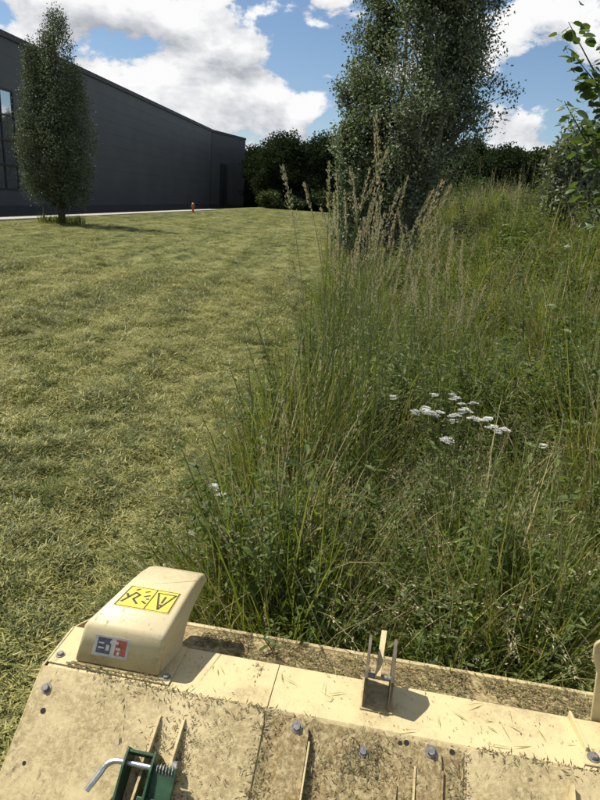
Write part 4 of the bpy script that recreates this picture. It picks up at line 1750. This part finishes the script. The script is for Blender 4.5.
    def SL(a, b, h=0.0):                      # latch stands a little to the right
        return S(a + .062, b + .006, h)
    lt = MB().prism([SL(-.545, -.155, .035), SL(-.470, -.155, .035), SL(-.470, -.150, .080), SL(-.545, -.150, .080)], nv.cross(Vector((1, 0, 0))) * .0 + Vector((0, -.006, -.004))).build('latch', M['green_paint'], root)
    # housing: open U of three plates
    for (a0, a1) in ((-.552, -.545), (-.470, -.463)):
        MB().prism([SL(a0, -.265, .008), SL(a0, -.150, .008), SL(a0, -.146, .082), SL(a0, -.185, .090), SL(a0, -.265, .082)], (a1 - a0, 0, 0)).build('cheek', M['green_paint'], lt, bevel=.001)
    MB().prism([SL(-.545, -.270, .008), SL(-.470, -.270, .008), SL(-.470, -.268, .055), SL(-.545, -.268, .055)], Vector((0, -.006, -.005))).build('cheek', M['green_paint'], lt, bevel=.001)
    MB().prism([SL(-.50, -.42, .02), SL(-.39, -.42, .02), SL(-.395, -.235, .05), SL(-.49, -.235, .05)], nv * .02).build('green_arm', M['green_paint'], lt, bevel=.003)
    MB().prism([SL(-.463, -.26, .045), SL(-.395, -.26, .045), SL(-.395, -.17, .06), SL(-.463, -.17, .06)], nv * .014).build('green_arm', M['green_paint'], lt, bevel=.002)
    hp = [SL(-.40, -.178, .062), SL(-.56, -.178, .062)]
    c0, c1 = SL(-.585, -.178, .062), SL(-.628, -.232, .060)
    path = [hp[0], hp[1]]
    for k in range(1, 6):
        t_ = k / 6
        pA, pB, pC = hp[1], SL(-.604, -.176, .062), SL(-.614, -.205, .060)
        path.append(pA * (1 - t_) ** 2 + pB * 2 * t_ * (1 - t_) + pC * t_ ** 2)
    path += [SL(-.614, -.205, .060), SL(-.640, -.246, .058)]
    MB().tube(path, .0088, 12).build('handle', M['steel'], lt, smooth=False)
    sp_ = []
    for k in range(60):
        t_ = k / 59
        c = SL(-.455 + .055 * t_, -.178, .062)
        sp_.append(c + Vector((0, math.cos(t_ * 38) * .014, math.sin(t_ * 38) * .014)))
    MB().tube(sp_, .002, 5).build('spring', M['bolt'], lt)
    MB().tube([SL(-.421, -.165, .035), SL(-.405, -.165, .035)], .014, 6).build('nut', M['bolt'], lt)
    tag(root, 'cream flail mower deck, dirt-splashed, filling the bottom of the picture', 'mower')
    return root, S, nv


mower, S_, nv_ = build_mower()


# grass bits lying on the machine
def debris():
    mb = MB()

    def strands(pts, nrm, L0, L1, mat):
        n = len(pts)
        d = rdir(n)
        nr = np.tile(np.asarray(nrm, float), (n, 1))
        d = d - nr * np.sum(d * nr, 1, keepdims=True)
        d += nr * rng.normal(0, .12, (n, 1))
        leaves(mb, pts, d, nr, rng.uniform(L0, L1, n), rng.uniform(.002, .0045, n), mat, fold=.05)
    # apron, thick
    n = 9000
    a = rng.uniform(-.45, 1.28, n)
    b = .2 + rng.random(n) * .225
    z = .632 - (b - .1975) / .2275 * .034 + rng.random(n) ** 2 * .018
    kp = (vnoise(a * 9 + 3, b * 14) + (.42 - b) * .6) > .32
    strands(np.stack([a, b, z], -1)[kp], (0, .15, 1), .008, .035, 0)
    # sloping plate middle part
    n = 1300
    a = rng.uniform(-.42, .48, n)
    b = -rng.random(n) * .30
    kp = vnoise(a * 7 + 20, b * 9 + 4) > .42
    P = np.array([list(S_(x, y, .0085 + .002 * random.random())) for x, y in zip(a[kp], b[kp])])
    strands(P, tuple(nv_), .002, .011, 1)
    n = 260
    a = rng.uniform(-.84, 1.25, n)
    b = rng.uniform(.005, .185, n)
    kp = vnoise(a * 6 + 2, b * 9 + 14) > .45
    strands(np.stack([a, b, np.full(n, .704)], -1)[kp], (0, 0, 1), .002, .009, 1)
    # caked bits along seams, edges and round the bolts of the sloping plate
    seams = [((-.66, -.004), (-.13, -.002), 260), ((-.112, -.01), (-.112, -.30), 420), ((.03, -.07), (.03, -.30), 420), ((.47, -.02), (.47, -.28), 320), ((.49, .0), (1.2, .0), 320),
             ((-.43, -.07), (-.43, -.30), 300), ((-.35, -.07), (-.35, -.30), 420), ((.09, -.11), (.28, -.11), 300), ((.345, -.08), (.345, -.3), 260), ((.13, -.06), (.24, -.05), 240), ((-.05, -.04), (.02, -.05), 160), ((.10, -.2), (.28, -.2), 500)]
    for (p, q, k) in seams:
        t = rng.random(k)
        sp = rng.normal(0, 1, (k, 2)) * .012 * (1 + 1.4 * rng.random((k, 1)))
        aa = p[0] + (q[0] - p[0]) * t + sp[:, 0]
        bb_ = np.minimum(p[1] + (q[1] - p[1]) * t + sp[:, 1], -.001)
        hgt = .004 + rng.random(k) ** 2 * .012
        P = np.array([list(S_(x, y, h)) for x, y, h in zip(aa, bb_, hgt)])
        strands(P, tuple(nv_), .004, .022, 0)
    # foot of the hood and corner of the flange
    k = 260
    aa = rng.uniform(-.80, -.46, k)
    strands(np.stack([aa, .018 + rng.normal(0, .004, k), .709 + .006 * rng.random(k)], -1), (0, 0, 1), .004, .02, 0)
    n = 90
    a = rng.uniform(-.45, 1.25, n)
    b = rng.uniform(-.02, .40, n)
    z = np.where(b < .19, .706, .64 - (b - .1975) / .2275 * .034)
    strands(np.stack([a, b, z + .004 * rng.random(n)], -1), (0, .05, 1), .02, .09, 2)
    o = mb.build('grass_debris', [M['debris_dry'], M['debris_dark'], M['clip_hay']])
    o.location = (MO[0], MO[1], 0)
    o.rotation_euler = (0, 0, -TH)
    tag(o, 'brown and green grass bits strewn over the mower deck', 'debris', kind='stuff')


M['debris_dry'] = foliage('debris_dry', [(.075, .055, .026), (.14, .10, .048), (.22, .18, .085), (.12, .13, .045)], .1, inst=0)
M['debris_dark'] = foliage('debris_dark', [(.09, .072, .034), (.15, .12, .058), (.25, .20, .10)], .1, inst=0)
debris()
print('objects', len(bpy.data.objects))
